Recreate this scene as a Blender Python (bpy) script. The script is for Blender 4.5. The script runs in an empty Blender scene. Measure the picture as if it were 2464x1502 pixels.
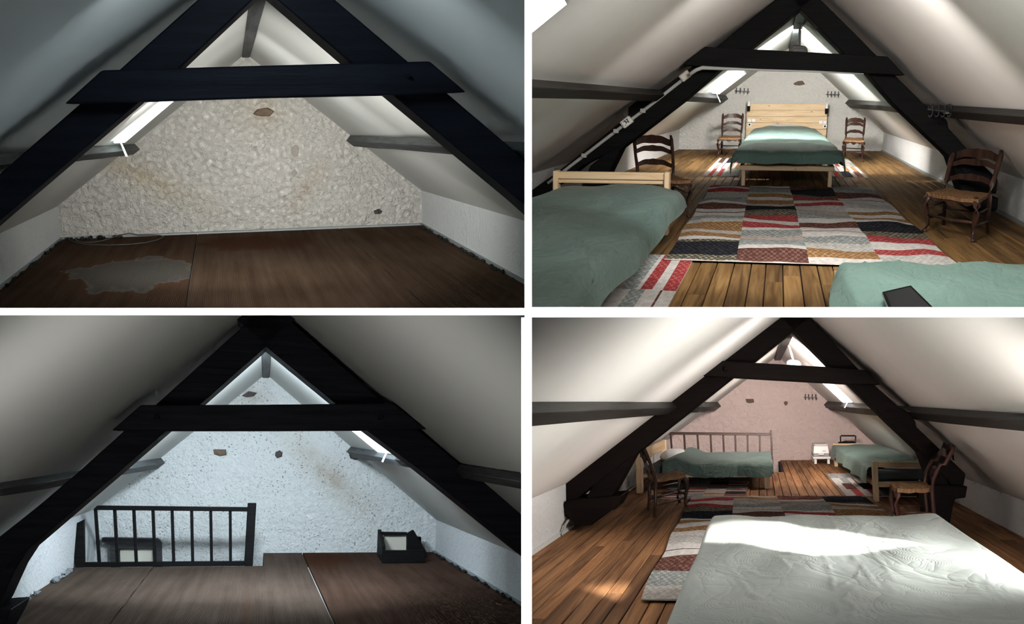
import bpy, bmesh, math, random
import numpy as np
from mathutils import Matrix, Vector
random.seed(7)
SC = bpy.context.scene
COL = SC.collection

# ------------------------------------------------------------------ camera, world, light, exposure
LENS = 35.0
F = 2464 * LENS / 36.0                 # focal length in pixels
CX, CY = 1270.0, 751.0                 # where the camera axis meets the picture (lens shift)
CAMZ = 3.0                             # camera height above the world origin
FRONT = 1.75                           # distance of the white dividing boards from the camera
cam = bpy.data.cameras.new('camera'); cam.lens = LENS; cam.sensor_width = 36.0
cam.shift_x = -(CX - 1232.0) / 2464.0; cam.shift_y = 0.0
cam.clip_start = 0.05; cam.clip_end = 200
camo = bpy.data.objects.new('camera', cam); COL.objects.link(camo)
camo.location = (0, 0, CAMZ); camo.rotation_euler = (math.pi / 2, 0, 0)
SC.camera = camo
SC.view_settings.view_transform = 'Standard'; SC.view_settings.look = 'None'
SC.view_settings.gamma = 1.0; SC.view_settings.exposure = 0.0
SC.view_settings.use_curve_mapping = False
SC.cycles.use_light_tree = False; SC.cycles.adaptive_threshold = 0.08; SC.cycles.adaptive_min_samples = 20
SC.cycles.max_bounces = 3; SC.cycles.diffuse_bounces = 3; SC.cycles.glossy_bounces = 1; SC.cycles.transmission_bounces = 2
SC.cycles.caustics_reflective = False; SC.cycles.caustics_refractive = False
wd = bpy.data.worlds.new('world'); SC.world = wd; wd.use_nodes = True
wd.node_tree.nodes['Background'].inputs[0].default_value = (0.80, 0.90, 1.0, 1)
wd.node_tree.nodes['Background'].inputs[1].default_value = 0.06
sun = bpy.data.lights.new('sun', 'SUN'); sun.energy = 24.0; sun.angle = 0.01  # steep grazing sun added to whiten the fronts of the dividing boards
suno = bpy.data.objects.new('sun', sun); COL.objects.link(suno)
suno.rotation_euler = Vector((0.0, 0.17, -0.98)).to_track_quat('-Z', 'Y').to_euler()

class Room:
    """One attic room: depth axis towards its own vanishing point, H = camera height above its floor."""
    def __init__(s, vp, H, roll, quad):
        D = s.dir(vp); D = D / np.linalg.norm(D)
        X = np.array([math.cos(roll), 0, math.sin(roll)]); X = X - D * X.dot(D); X /= np.linalg.norm(X)
        Z = np.cross(X, D); s.R = np.stack([X, D, Z], 1); s.H = H; s.quad = quad
        c = np.array([0, 0, CAMZ]) - s.R @ np.array([0, 0, H])
        s.M = Matrix([list(s.R[i]) + [c[i]] for i in range(3)] + [[0, 0, 0, 1]])
    @staticmethod
    def dir(p): return np.array([(p[0] - CX) / F, 1.0, -(p[1] - CY) / F])
    def d(s, p): return s.R.T @ s.dir(p)
    def C(s): return np.array([0, 0, s.H])
    def onz(s, p, z=0.0): d = s.d(p); return s.C() + d * ((z - s.H) / d[2])
    def ony(s, p, y): d = s.d(p); return s.C() + d * (y / d[1])
    def onx(s, p, x): d = s.d(p); return s.C() + d * (x / d[0])
    def onpl(s, p, P0, n):
        d = s.d(p); n = np.array(n); return s.C() + d * (n.dot(np.array(P0) - s.C()) / n.dot(d))

TL = Room((532, 270), 1.5, .007, 'TL')
TR = Room((1875, 234), 1.32, .004, 'TR')
BL = Room((628, 1076), 1.5, -.02, 'BL')
BR = Room((1830, 962), 1.32, .02, 'BR')

def area(room, name, loc, target, size, power, color, size_y=None, spread=180):
    """area lamp in that room"""
    l = bpy.data.lights.new(name, 'AREA'); l.energy = power; l.color = color
    l.shape = 'RECTANGLE'; l.size = size; l.size_y = size_y or size; l.spread = math.radians(spread)
    o = bpy.data.objects.new(name, l); COL.objects.link(o)
    a = room.M @ Vector(loc); b = room.M @ Vector(target)
    o.matrix_world = Matrix.Translation(a) @ (b - a).to_track_quat('-Z', 'Y').to_matrix().to_4x4()
    return o
COOL = (0.80, 0.92, 1.0); NEUT = (1.0, 0.96, 0.90); WARM = (1.0, 0.86, 0.78)
# lamps for skylights and assumed roof windows, plus added unseen fill and sun-patch lamps
area(TL, 'assumed_window_and_fill', (0.1, 3.1, 2.08), (0.45, 6.5, 1.1), 0.5, 12, COOL, .5, 170)  # ambient lamp added under the ridge, above the view
area(TL, 'skylight_and_fill', (0.4, 4.8, 1.2), (0.6, 13, 0.95), 0.6, 52, NEUT, .4, 54)  # added fill lamp hung behind the truss to brighten the gable
area(TL, 'skylight_and_fill', (-0.55, 8.5, 1.42), (1.8, 12.9, 0.5), 0.3, 28, NEUT, .9, 120)
area(TR, 'assumed_window_and_fill', (0.45, 4.2, 2.1), (0.6, 12, 0.6), 0.8, 46, NEUT, .5, 150)  # added fill lamp under the ridge, standing in for near roof windows
area(TR, 'assumed_window_and_fill', (0.22, 6.4, 1.98), (0.5, 10.5, 0.0), 0.6, 56, NEUT, .8, 115)  # added fill lamp high over the rug to brighten it
area(TR, 'skylight_and_fill', (0.15, 18.0, 2.2), (0.4, 26.4, 1.1), 0.8, 440, NEUT, .5, 160)  # added fill lamp below the ridge, brightening the headboard wall
area(TR, 'skylight_and_fill', (-1.0, 19.5, 1.55), (2.4, 25.5, 0.9), 0.35, 60, NEUT, 1.2, 120)
area(TR, 'skylight_sunbeam', (-1.0, 17.2, 1.52), (1.85, 17.0, 0.0), 0.22, 5, (1.0, .90, .70), 4.2, 4)  # added narrow lamp standing in for sun through the left skylight
area(BL, 'assumed_window_and_fill', (-0.3, 3.4, 0.75), (0.1, 7.5, 2.0), 0.6, 14, NEUT)  # unseen lamp added low down, shining up to brighten both slopes
area(BL, 'skylight_and_fill', (-0.1, 9.6, 2.15), (-0.6, 15, 0.7), 0.6, 130, COOL, .3, 120)  # added fill lamp under the ridge, aimed at the gable
area(BL, 'skylight_and_fill', (0.95, 10.0, 1.62), (-1.4, 14, 0.3), 0.3, 70, COOL, .9)
area(BR, 'assumed_window_and_fill', (1.69, 4.7, 0.86), (-1.2, 8.0, 1.35), 0.6, 140, NEUT)  # lamp added for an assumed roof window on the right slope, out of view
area(BR, 'assumed_window_and_fill', (1.05, 8.0, 1.5), (-1.7, 9.6, 0.0), 0.5, 42, NEUT, .8, 130)  # lamp added by the right slope to lift the left floor and knee wall
area(BR, 'added_sunbeam', (0.75, 4.9, 1.12), (-1.2, 7.75, -.53), 0.75, 10, (1.0, .93, .82), 0.62, 4)  # unseen narrow lamp added in mid-room to throw sun patches; no window there
area(BR, 'skylight_and_fill', (0.35, 14.0, 1.7), (0.1, 22.6, 1.45), 0.7, 92, WARM, .4, 88)  # added fill lamp hanging in mid-room, aimed at the back wall
area(BR, 'skylight_and_fill', (0.9, 17.0, 1.55), (-1.5, 22.4, 0.9), 0.35, 34, WARM, 1.2, 110)

# ------------------------------------------------------------------ materials
def mat(name, base, rough=0.7, spec=0.3):
    m = bpy.data.materials.new(name); m.use_nodes = True
    nt = m.node_tree; b = nt.nodes['Principled BSDF']
    b.inputs['Base Color'].default_value = (*base, 1); b.inputs['Roughness'].default_value = rough
    b.inputs['Specular IOR Level'].default_value = spec
    return m
class N:
    """small node helper on a material"""
    def __init__(s, m):
        s.m = m; s.nt = m.node_tree; s.b = s.nt.nodes['Principled BSDF']
        s.tc = s.nt.nodes.new('ShaderNodeTexCoord')
    def new(s, t, **kw):
        n = s.nt.nodes.new(t)
        for k, v in kw.items(): setattr(n, k, v)
        return n
    def link(s, a, b): s.nt.links.new(a, b)
    def vec(s, scale=(1, 1, 1), rot=(0, 0, 0), loc=(0, 0, 0), src=None):
        n = s.new('ShaderNodeMapping'); n.inputs['Scale'].default_value = scale
        n.inputs['Rotation'].default_value = rot; n.inputs['Location'].default_value = loc
        s.link(src or s.tc.outputs['Object'], n.inputs['Vector']); return n.outputs['Vector']
    def noise(s, v, scale, detail=4, rough=0.55, dist=0.0):
        n = s.new('ShaderNodeTexNoise'); n.inputs['Scale'].default_value = scale
        n.inputs['Detail'].default_value = detail; n.inputs['Roughness'].default_value = rough
        n.inputs['Distortion'].default_value = dist
        s.link(v, n.inputs['Vector']); return n.outputs['Fac']
    def ramp(s, f, stops):
        n = s.new('ShaderNodeValToRGB'); e = n.color_ramp.elements
        while len(e) < len(stops): e.new(0.5)
        for i, (p, c) in enumerate(stops):
            e[i].position = p; e[i].color = (*c, 1) if len(c) == 3 else c
        s.link(f, n.inputs['Fac']); return n.outputs['Color']
    def mix(s, f, a, b, mode='MIX'):
        n = s.new('ShaderNodeMix', data_type='RGBA', blend_type=mode)
        for i, x in ((0, f), (6, a), (7, b)):
            if hasattr(x, 'links') or hasattr(x, 'is_linked'): s.link(x, n.inputs[i])
            else: n.inputs[i].default_value = x if i == 0 else (*x, 1)
        return n.outputs[2]
    def math(s, op, a, b=0.0, c=None):
        n = s.new('ShaderNodeMath', operation=op)
        for i, x in enumerate((a, b) if c is None else (a, b, c)):
            if hasattr(x, 'is_linked'): s.link(x, n.inputs[i])
            else: n.inputs[i].default_value = x
        return n.outputs[0]
    def color(s, c): s.link(c, s.b.inputs['Base Color'])
    def bump(s, h, strength, dist, prev=None):
        n = s.new('ShaderNodeBump'); n.inputs['Strength'].default_value = strength; n.inputs['Distance'].default_value = dist
        s.link(h, n.inputs['Height'])
        if prev: s.link(prev, n.inputs['Normal'])
        s.link(n.outputs['Normal'], s.b.inputs['Normal']); return n.outputs['Normal']

def m_paint(name, c):
    m = mat(name, c, 0.9, 0.0); n = N(m)
    f = n.noise(n.vec(), 1.3, 2); n.color(n.ramp(f, [(0.3, tuple(x * .96 for x in c)), (0.7, c)])); return m
def m_rough(name, c, scale, strength, speck=0.0, tints=()):
    m = mat(name, c, 0.95, 0.0); n = N(m)
    v = n.vec((1, 1, 1)); a = n.noise(v, scale, 5, .62, .6); b = n.noise(v, scale * .35, 3, .5, .3)
    h = n.math('ADD', n.math('MULTIPLY', a, .7), n.math('MULTIPLY', b, .6))
    col = n.ramp(n.noise(v, 1.6, 3), [(.3, tuple(x * .95 for x in c)), (.7, c)])
    for (loc, rot, sc_, cc, amt) in tints:          # dirt and other tinted patches, each with its own shape
        g = n.new('ShaderNodeTexGradient', gradient_type='QUADRATIC_SPHERE')
        vm = n.new('ShaderNodeMapping'); vm.vector_type = 'TEXTURE'
        vm.inputs['Location'].default_value = loc; vm.inputs['Rotation'].default_value = rot; vm.inputs['Scale'].default_value = sc_
        n.link(n.tc.outputs['Object'], vm.inputs['Vector']); n.link(vm.outputs[0], g.inputs[0])
        k = n.math('MULTIPLY', g.outputs['Fac'], n.math('MULTIPLY', n.noise(v, 5, 4), amt))
        col = n.mix(k, col, cc)
    if speck:  # shade of tiny crevices put into the plaster colour as specks
        s_ = n.ramp(n.noise(v, scale * 2.2, 2, .5, .8), [(.0, (1, 1, 1)), (.33, (1, 1, 1)), (.40, (0, 0, 0))])
        k = n.math('MULTIPLY', n.ramp(n.noise(v, 2.2, 3), [(.35, (0, 0, 0)), (.6, (1, 1, 1))]), s_)
        col = n.mix(n.math('MULTIPLY', k, speck), col, (.07, .06, .05))
    n.color(col); n.bump(h, strength, .2); return m
def m_timber(name, c, c2, rough=.5, axis='x', spec=.12):
    m = mat(name, c, rough, spec); n = N(m)
    sc_ = {'x': (.6, 9, 9), 'y': (9, .35, 9), 'z': (9, 9, .6)}[axis]
    f = n.noise(n.vec(sc_), 3.2, 6, .6, .4)
    n.color(n.ramp(f, [(.3, c), (.62, c2)])); n.bump(f, .35, .01); return m
def m_wood(name, dark, mid, light, axis, knots=False, rough=.55, perobj=False, spec=.35):
    m = mat(name, mid, rough, spec); n = N(m)
    sc_ = {'x': (1.0, 9, 14), 'y': (14, .5, 14), 'z': (12, 12, 1.2)}[axis]
    v = n.vec(sc_)
    if perobj:
        oi = n.new('ShaderNodeObjectInfo'); cmb = n.new('ShaderNodeCombineXYZ')
        r = n.math('MULTIPLY', oi.outputs['Random'], 37.0)
        n.link(r, cmb.inputs[0]); n.link(r, cmb.inputs[1])
        ad = n.new('ShaderNodeVectorMath', operation='ADD'); n.link(v, ad.inputs[0]); n.link(cmb.outputs[0], ad.inputs[1]); v = ad.outputs[0]
    f = n.noise(v, 1.4, 6, .62, .8)
    col = n.ramp(f, [(.28, dark), (.5, mid), (.74, light)])
    if perobj:
        k = n.ramp(oi.outputs['Random'], [(0, (.62, .60, .60)), (.5, (.95, .93, .9)), (1, (1.25, 1.2, 1.1))])
        col = n.mix(1.0, col, k, 'MULTIPLY')
        w = n.ramp(n.noise(v, .45, 4, .6), [(.45, (1, 1, 1)), (.68, (.42, .42, .45))])
        col = n.mix(.75, col, w, 'MULTIPLY')
    if knots:
        vo = n.new('ShaderNodeTexVoronoi'); vo.inputs['Scale'].default_value = 1.0
        n.link(n.vec({'x': (3.2, 3, 6), 'y': (5, 1.0, 5), 'z': (6, 6, 3)}[axis]), vo.inputs['Vector'])
        k = n.ramp(vo.outputs['Distance'], [(.0, (1, 1, 1)), (.07, (.8, .8, .8)), (.12, (0, 0, 0))])
        col = n.mix(n.math('MULTIPLY', k, .75), col, tuple(x * .25 for x in mid))
    n.color(col); n.bump(f, .25, .006); return m

BLACK = m_timber('black_timber', (.0028, .0028, .003), (.0065, .0066, .007), .6, spec=.05)
BLUEBLACK = m_timber('hazeblack_timber', (.0035, .0043, .007), (.008, .0100, .0155), .55, spec=.05)  # black timber with the bluish haze over it put into the colour
HAZEBLACK_B = m_timber('hazeblack_timber_lifted', (.007, .008, .011), (.018, .020, .026), .55, spec=.08)  # same timber, brightness lifted in the colour instead of by lamps
BROWNBLACK = m_timber('brownblack_timber', (.0045, .003, .0027), (.0095, .0065, .006), .6, spec=.05)
GREYWOOD = m_timber('grey_beam', (.030, .034, .036), (.085, .095, .098), .55, 'y')
DARKBEAM = m_timber('dark_beam', (.010, .0095, .009), (.026, .024, .023), .5, 'y')
PAINT_C = m_paint('paint_cool', (.66, .68, .66))
PAINT_W = m_paint('paint_warm', (.81, .79, .765))
ROUGH_TL = m_rough('roughcast_old', (.74, .73, .69), 17, 1.0, .32, tints=[
    ((-1.0, 0, .75), (0, .5, 0), (1.5, 3, .32), (.62, .50, .30), 1.1), ((1.0, 0, .55), (0, -.9, 0), (.9, 3, .25), (.50, .38, .28), .9), ((.5, 0, 1.5), (0, 0, 0), (.7, 3, .5), (.55, .45, .30), .9)])
ROUGH_BL = m_rough('roughcast_dirty', (.72, .75, .75), 16, .72, .8, tints=[
    ((1.0, 0, 1.1), (0, .72, 0), (1.7, 3, .40), (.40, .33, .25), 1.3), ((-.2, 0, 2.2), (0, 0, 0), (.9, 3, .6), (.35, .30, .24), 1.2)])
ROUGH_W = m_rough('roughcast_white', (.78, .77, .73), 15, .8)
ROUGH_P = m_rough('roughcast_pink_lit', (.78, .65, .62), 11, .8)  # pink light on this wall is put into its base colour
KNEE_C = m_rough('knee_plaster', (.72, .75, .77), 22, .4, .25)
KNEE_W = m_rough('knee_plaster_white', (.78, .78, .78), 22, .45)
WHITE = mat('white_board', (.92, .92, .92), .9, .0)
STONE = m_rough('stone', (.20, .15, .11), 14, .8)
STONE_G = m_rough('bare_plaster', (.36, .34, .31), 14, .7)
STONE_D = m_rough('dark_stone', (.10, .085, .085), 14, .8)
CRUMB = m_rough('mortar', (.045, .05, .048), 12, .9)
STRIP = mat('skirting_grey', (.24, .27, .28), .6)
def m_carpet(name, c1, c2, stain=None, patches=()):
    m = mat(name, c1, .95, .0); n = N(m)
    big = n.noise(n.vec((1.2, .35, 1)), 1.6, 4); streak = n.noise(n.vec((9, .25, 1)), 1.5, 3)
    col = n.ramp(n.math('ADD', n.math('MULTIPLY', big, .5), n.math('MULTIPLY', streak, .5)), [(.3, c1), (.7, c2)])
    if stain:
        (lx, ly, sx, sy) = stain
        vm = n.new('ShaderNodeMapping'); vm.vector_type = 'TEXTURE'
        vm.inputs['Location'].default_value = (lx, ly, 0); vm.inputs['Scale'].default_value = (sx, sy, 1); vm.inputs['Rotation'].default_value = (0, 0, .12)
        n.link(n.tc.outputs['Object'], vm.inputs[0])
        ln = n.new('ShaderNodeVectorMath', operation='LENGTH'); n.link(vm.outputs[0], ln.inputs[0])
        dd = n.math('ADD', ln.outputs['Value'], n.math('MULTIPLY', n.math('SUBTRACT', n.noise(n.vec((2.2, .8, 1)), 1.3, 4), .5), 1.3))
        col = n.mix(n.ramp(dd, [(.85, (1, 1, 1)), (1.5, (0, 0, 0))]), col, (.115, .055, .030))
        col = n.mix(n.ramp(dd, [(.83, (1, 1, 1)), (.88, (0, 0, 0))]), col, (.118, .108, .100))
        col = n.mix(n.ramp(dd, [(.78, (0, 0, 0)), (.85, (1, 1, 1)), (.90, (0, 0, 0))]), col, (.16, .15, .14))
    for (lx, ly, sx, sy, cc) in patches:
        vm = n.new('ShaderNodeMapping'); vm.vector_type = 'TEXTURE'
        vm.inputs['Location'].default_value = (lx, ly, 0); vm.inputs['Scale'].default_value = (sx, sy, 1)
        n.link(n.tc.outputs['Object'], vm.inputs[0])
        ln = n.new('ShaderNodeVectorMath', operation='LENGTH'); n.link(vm.outputs[0], ln.inputs[0])
        dd = n.math('ADD', ln.outputs['Value'], n.math('MULTIPLY', n.math('SUBTRACT', n.noise(n.vec((3, .9, 1)), 1.3, 4), .5), 1.2))
        col = n.mix(n.ramp(dd, [(.6, (.85, .85, .85)), (1.2, (0, 0, 0))]), col, cc)
    wv = n.new('ShaderNodeTexWave'); wv.bands_direction = 'X'; wv.inputs['Scale'].default_value = 22; wv.inputs['Distortion'].default_value = .6
    n.link(n.vec(), wv.inputs['Vector'])
    nz = n.noise(n.vec((1, .4, 1)), 120, 2)
    h = n.math('ADD', wv.outputs['Fac'], nz)
    col = n.mix(n.math('MULTIPLY', n.math('SUBTRACT', 1.4, h), .55), col, (.02, .015, .012))
    n.color(n.mix(1.0, col, (.80, .77, .75), 'MULTIPLY')); n.bump(h, .5, .006); return m
PLANK = m_wood('floor_oak', (.085, .045, .018), (.215, .125, .050), (.34, .215, .095), 'y', perobj=True, rough=.7, spec=.12)
PLANK_D = m_wood('floor_oak_warm', (.12, .055, .028), (.29, .145, .070), (.44, .24, .12), 'y', perobj=True, rough=.7, spec=.12)
PINE_X = m_wood('pine_wide', (.50, .33, .18), (.68, .50, .30), (.78, .62, .42), 'x', True)
PINE_Y = m_wood('pine_long', (.50, .33, .18), (.66, .48, .29), (.76, .60, .40), 'y', True)
PINE_Z = m_wood('pine_post', (.52, .36, .20), (.68, .51, .32), (.78, .62, .42), 'z')
CHAIRWOOD = m_wood('chair_walnut', (.020, .010, .008), (.045, .022, .016), (.085, .042, .028), 'z', rough=.38)
CHAIRRED = m_wood('chair_mahogany', (.020, .007, .006), (.050, .016, .012), (.085, .03, .022), 'z', rough=.4)
RAILBROWN = m_wood('rail_brown', (.012, .005, .003), (.030, .012, .008), (.055, .025, .015), 'x', rough=.35)
def m_rush(name):
    m = mat(name, (.20, .10, .045), .75); n = N(m)
    f = n.noise(n.vec((30, 8, 5)), 2.0, 4); n.color(n.ramp(f, [(.3, (.10, .045, .02)), (.7, (.30, .165, .075))])); n.bump(f, .6, .008); return m
RUSH = m_rush('rush')
def m_cloth(name, c, c2, arcs=.0, rough=.62, ys=.4, fold=.5):
    m = mat(name, c, rough, .25); n = N(m)
    n.b.inputs['Sheen Weight'].default_value = .04
    v = n.vec((1, ys, 1))
    wr = n.noise(n.vec((1.0, ys * 1.0, 1), (0, 0, .5)), 2.6, 3, .5, 1.0)
    wr2 = n.noise(n.vec((1, ys, 1), (0, 0, -.7)), 4.5, 2, .5, 1.4)
    sharp = n.math('POWER', n.math('ABSOLUTE', n.math('SUBTRACT', wr, .5)), .6)
    sharp2 = n.math('POWER', n.math('ABSOLUTE', n.math('SUBTRACT', wr2, .5)), .5)
    n.color(n.ramp(wr, [(.3, c), (.7, c2)]))
    nm = n.bump(n.math('ADD', sharp, n.math('MULTIPLY', sharp2, .5)), fold, .05)
    if arcs:
        vo = n.new('ShaderNodeTexVoronoi'); vo.inputs['Scale'].default_value = 6.5; vo.inputs['Randomness'].default_value = .45
        n.link(v, vo.inputs['Vector'])
        rings = n.math('MULTIPLY', n.math('SINE', n.math('MULTIPLY', vo.outputs['Distance'], 95.0)), n.ramp(n.noise(v, 2.4, 2), [(.42, (0, 0, 0)), (.62, (1, 1, 1))]))
        nm = n.bump(rings, arcs * .35, .003, nm)
    return m
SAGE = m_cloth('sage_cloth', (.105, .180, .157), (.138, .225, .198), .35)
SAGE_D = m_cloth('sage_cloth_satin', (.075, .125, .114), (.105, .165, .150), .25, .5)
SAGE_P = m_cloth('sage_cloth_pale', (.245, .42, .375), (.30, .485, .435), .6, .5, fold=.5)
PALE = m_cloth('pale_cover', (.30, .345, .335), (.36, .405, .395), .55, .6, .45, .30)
SHEET = mat('white_sheet', (.72, .74, .74), .8)
MATTRESS = mat('grey_mattress', (.075, .090, .105), .85)
def m_weave(name, c, dots=None, amt=.8):
    m = mat(name, c, .95, .0); n = N(m)
    ck = n.new('ShaderNodeTexChecker'); ck.inputs['Scale'].default_value = 1.0
    n.link(n.vec((42, 13, 1), (0, 0, .0)), ck.inputs['Vector'])
    nz = n.noise(n.vec((1, .4, 1)), 26, 3)
    col = n.ramp(nz, [(.3, tuple(x * .8 for x in c)), (.7, tuple(min(1, x * 1.12) for x in c))])
    if dots:
        k = n.math('MULTIPLY', ck.outputs['Fac'], n.ramp(nz, [(.35, (0, 0, 0)), (.6, (1, 1, 1))]))
        col = n.mix(n.math('MULTIPLY', k, amt), col, dots)
    n.color(col); n.bump(n.math('ADD', nz, ck.outputs['Fac']), .4, .006); return m
RUGM = [m_weave('rug_white', (.62, .60, .58)), m_weave('rug_lightgrey', (.46, .45, .43), (.62, .60, .58)), m_weave('rug_grey', (.25, .28, .28), (.50, .50, .48)),
        m_weave('rug_charcoal', (.018, .019, .025), (.07, .07, .075), .5), m_weave('rug_olive', (.085, .080, .065), (.36, .33, .24)), m_weave('rug_red', (.33, .045, .050), (.50, .22, .20), .5),
        m_weave('rug_brown', (.105, .045, .038), (.32, .20, .16), .5), m_weave('rug_ochre', (.28, .145, .060), (.52, .40, .26), .6), m_weave('rug_beige', (.44, .37, .33), (.52, .46, .42))]
RK = {c: i for i, c in enumerate('WLGCORBYE')}
RUGP = []
for _m in RUGM:
    p_ = _m.copy(); p_.name = _m.name + '_rose'; RUGP.append(p_)
PLASTIC = mat('white_plastic', (.78, .78, .77), .35, .5)
GREYPL = mat('grey_plastic', (.33, .34, .36), .4, .5)
DEVICE = mat('device_plastic', (.42, .41, .42), .45, .4)
IRON = mat('black_iron', (.010, .010, .011), .4, .5)
METAL = mat('bright_metal', (.55, .55, .52), .3, .5); METAL.node_tree.nodes['Principled BSDF'].inputs['Metallic'].default_value = 1
CONDUIT = mat('grey_conduit', (.40, .40, .39), .5)
BLACKPL = mat('black_plastic', (.006, .006, .007), .6, .06)
CABLE = mat('cable_grey', (.055, .06, .06), .6)
GLASSW = mat('opal_glass', (.85, .85, .84), .25, .5)
SCREEN = mat('screen_glass', (.014, .018, .024), .3, .12)
CASE = mat('phone_case', (.22, .30, .28), .35, .5)
HANDLE = mat('window_handle', (.80, .82, .82), .4, .5)
WOODEND = m_timber('beam_end', (.018, .018, .022), (.05, .05, .055), .6)
PANEL = m_rough('pale_panel', (.50, .48, .42), 3, .1, tints=[((-.02, 0, .02), (0, 0, 0), (.14, 3, .10), (.34, .30, .26), 1.6)])
def m_emit(name, c, s):
    m = bpy.data.materials.new(name); m.use_nodes = True; b = m.node_tree.nodes['Principled BSDF']
    b.inputs['Base Color'].default_value = (.8, .85, .9, 1); b.inputs['Roughness'].default_value = .15
    b.inputs['Emission Color'].default_value = (*c, 1); b.inputs['Emission Strength'].default_value = s; return m
SKY_TL = m_emit('pane_daylight_tl', (.80, 1.0, .95), 4); SKY_TR = m_emit('pane_daylight_tr', (.95, 1.0, 1.0), 4)
SKY_BL = m_emit('pane_daylight_bl', (.80, .90, 1.0), 4); SKY_BR = m_emit('pane_daylight_br', (1.0, .96, .95), 4)

# ------------------------------------------------------------------ mesh builder
LX = {'TL': (None, (1262 - CX) / F * FRONT), 'BL': (None, (1254 - CX) / F * FRONT), 'TR': ((1280 - CX) / F * FRONT, None), 'BR': ((1280 - CX) / F * FRONT, None)}
LZ = {'TL': ((CY - 741) / F * FRONT, None), 'TR': ((CY - 739) / F * FRONT, None), 'BL': (None, (CY - 759) / F * FRONT), 'BR': (None, (CY - 764) / F * FRONT)}
def clip_planes(q):
    out = [((0, FRONT + .001, 0), (0, -1, 0))]
    a, b = LX[q]
    if a is not None: out.append(((a, 0, 0), (-1, 0, 0)))
    if b is not None: out.append(((b, 0, 0), (1, 0, 0)))
    a, b = LZ[q]
    if a is not None: out.append(((0, 0, CAMZ + a), (0, 0, -1)))
    if b is not None: out.append(((0, 0, CAMZ + b), (0, 0, 1)))
    return out
class MB:
    def __init__(s): s.v = []; s.f = []; s.m = []
    def add(s, vs, fs, mi=0):
        k = len(s.v); s.v += [tuple(map(float, p)) for p in vs]; s.f += [tuple(k + i for i in f) for f in fs]; s.m += [mi] * len(fs); return s
    def hexa(s, p, mi=0):   # p[0:4] one end loop, p[4:8] the other
        return s.add(p, [(3, 2, 1, 0), (4, 5, 6, 7), (0, 1, 5, 4), (1, 2, 6, 5), (2, 3, 7, 6), (3, 0, 4, 7)], mi)
    def box(s, x0, x1, y0, y1, z0, z1, mi=0):
        return s.hexa([(x0, y0, z0), (x1, y0, z0), (x1, y0, z1), (x0, y0, z1), (x0, y1, z0), (x1, y1, z0), (x1, y1, z1), (x0, y1, z1)], mi)
    def prism(s, poly, y0, y1, mi=0):   # poly of (x, z)
        n = len(poly); vs = [(x, y0, z) for x, z in poly] + [(x, y1, z) for x, z in poly]
        fs = [tuple(range(n)), tuple(range(2 * n - 1, n - 1, -1))] + [(i, i + n, (i + 1) % n + n, (i + 1) % n) for i in range(n)]
        return s.add(vs, fs, mi)
    def loft(s, A, B, mi=0):
        n = len(A); return s.add(list(A) + list(B), [tuple(range(n)), tuple(range(2 * n - 1, n - 1, -1))] + [(i, i + n, (i + 1) % n + n, (i + 1) % n) for i in range(n)], mi)
    def tube(s, pts, r, n=8, mi=0, closed=False, ys=1.0):
        pts = [np.array(p, float) for p in pts]; L = len(pts); rr = r if isinstance(r, (list, tuple)) else [r] * L
        rings = []
        up = np.array([0.13, 0.21, 0.97])
        for i, p in enumerate(pts):
            t = pts[(i + 1) % L] - pts[i - 1] if closed else pts[min(i + 1, L - 1)] - pts[max(i - 1, 0)]
            t = t / (np.linalg.norm(t) + 1e-9); u = np.cross(t, up)
            if np.linalg.norm(u) < .1: u = np.cross(t, np.array([1., 0, 0]))
            u /= np.linalg.norm(u); w = np.cross(t, u)
            ring = []
            for k in range(n):
                a = 2 * math.pi * k / n; o = rr[i] * (math.cos(a) * u + math.sin(a) * w); o[1] *= ys; ring.append(p + o)
            rings.append(ring)
        vs = [q for ring in rings for q in ring]; fs = []
        for i in range(L if closed else L - 1):
            j = (i + 1) % L
            fs += [(i * n + k, i * n + (k + 1) % n, j * n + (k + 1) % n, j * n + k) for k in range(n)]
        if not closed: fs += [tuple(range(n - 1, -1, -1)), tuple((L - 1) * n + k for k in range(n))]
        return s.add(vs, fs, mi)
    def blob(s, c, r, seed=0, jit=.18, n=10, m=6, mi=0):
        rnd = random.Random(seed); vs = [(c[0], c[1], c[2] + r[2])]
        for j in range(1, m):
            th = math.pi * j / m
            for k in range(n):
                a = 2 * math.pi * k / n; q = 1 + rnd.uniform(-jit, jit)
                vs.append((c[0] + r[0] * q * math.sin(th) * math.cos(a), c[1] + r[1] * q * math.sin(th) * math.sin(a), c[2] + r[2] * q * math.cos(th)))
        vs.append((c[0], c[1], c[2] - r[2])); fs = [(0, 1 + k, 1 + (k + 1) % n) for k in range(n)]
        for j in range(m - 2): fs += [(1 + j * n + k, 1 + (j + 1) * n + k, 1 + (j + 1) * n + (k + 1) % n, 1 + j * n + (k + 1) % n) for k in range(n)]
        b = 1 + (m - 2) * n; fs += [(b + k, len(vs) - 1, b + (k + 1) % n) for k in range(n)]
        return s.add(vs, fs, mi)
    def grid(s, P, mi=None, wrap=False):   # P[i][j] points; mi function(i,j)
        I, J = len(P), len(P[0]); k = len(s.v)
        s.v += [tuple(map(float, p)) for row in P for p in row]
        for i in range(I - 1):
            for j in range(J - 1):
                s.f.append((k + i * J + j, k + i * J + j + 1, k + (i + 1) * J + j + 1, k + (i + 1) * J + j)); s.m.append(mi(i, j) if mi else 0)
        return s
def props(o, label=None, cat=None, group=None, kind=None):
    for k, v in (('label', label), ('category', cat), ('group', group), ('kind', kind)):
        if v: o[k] = v
    return o
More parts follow.
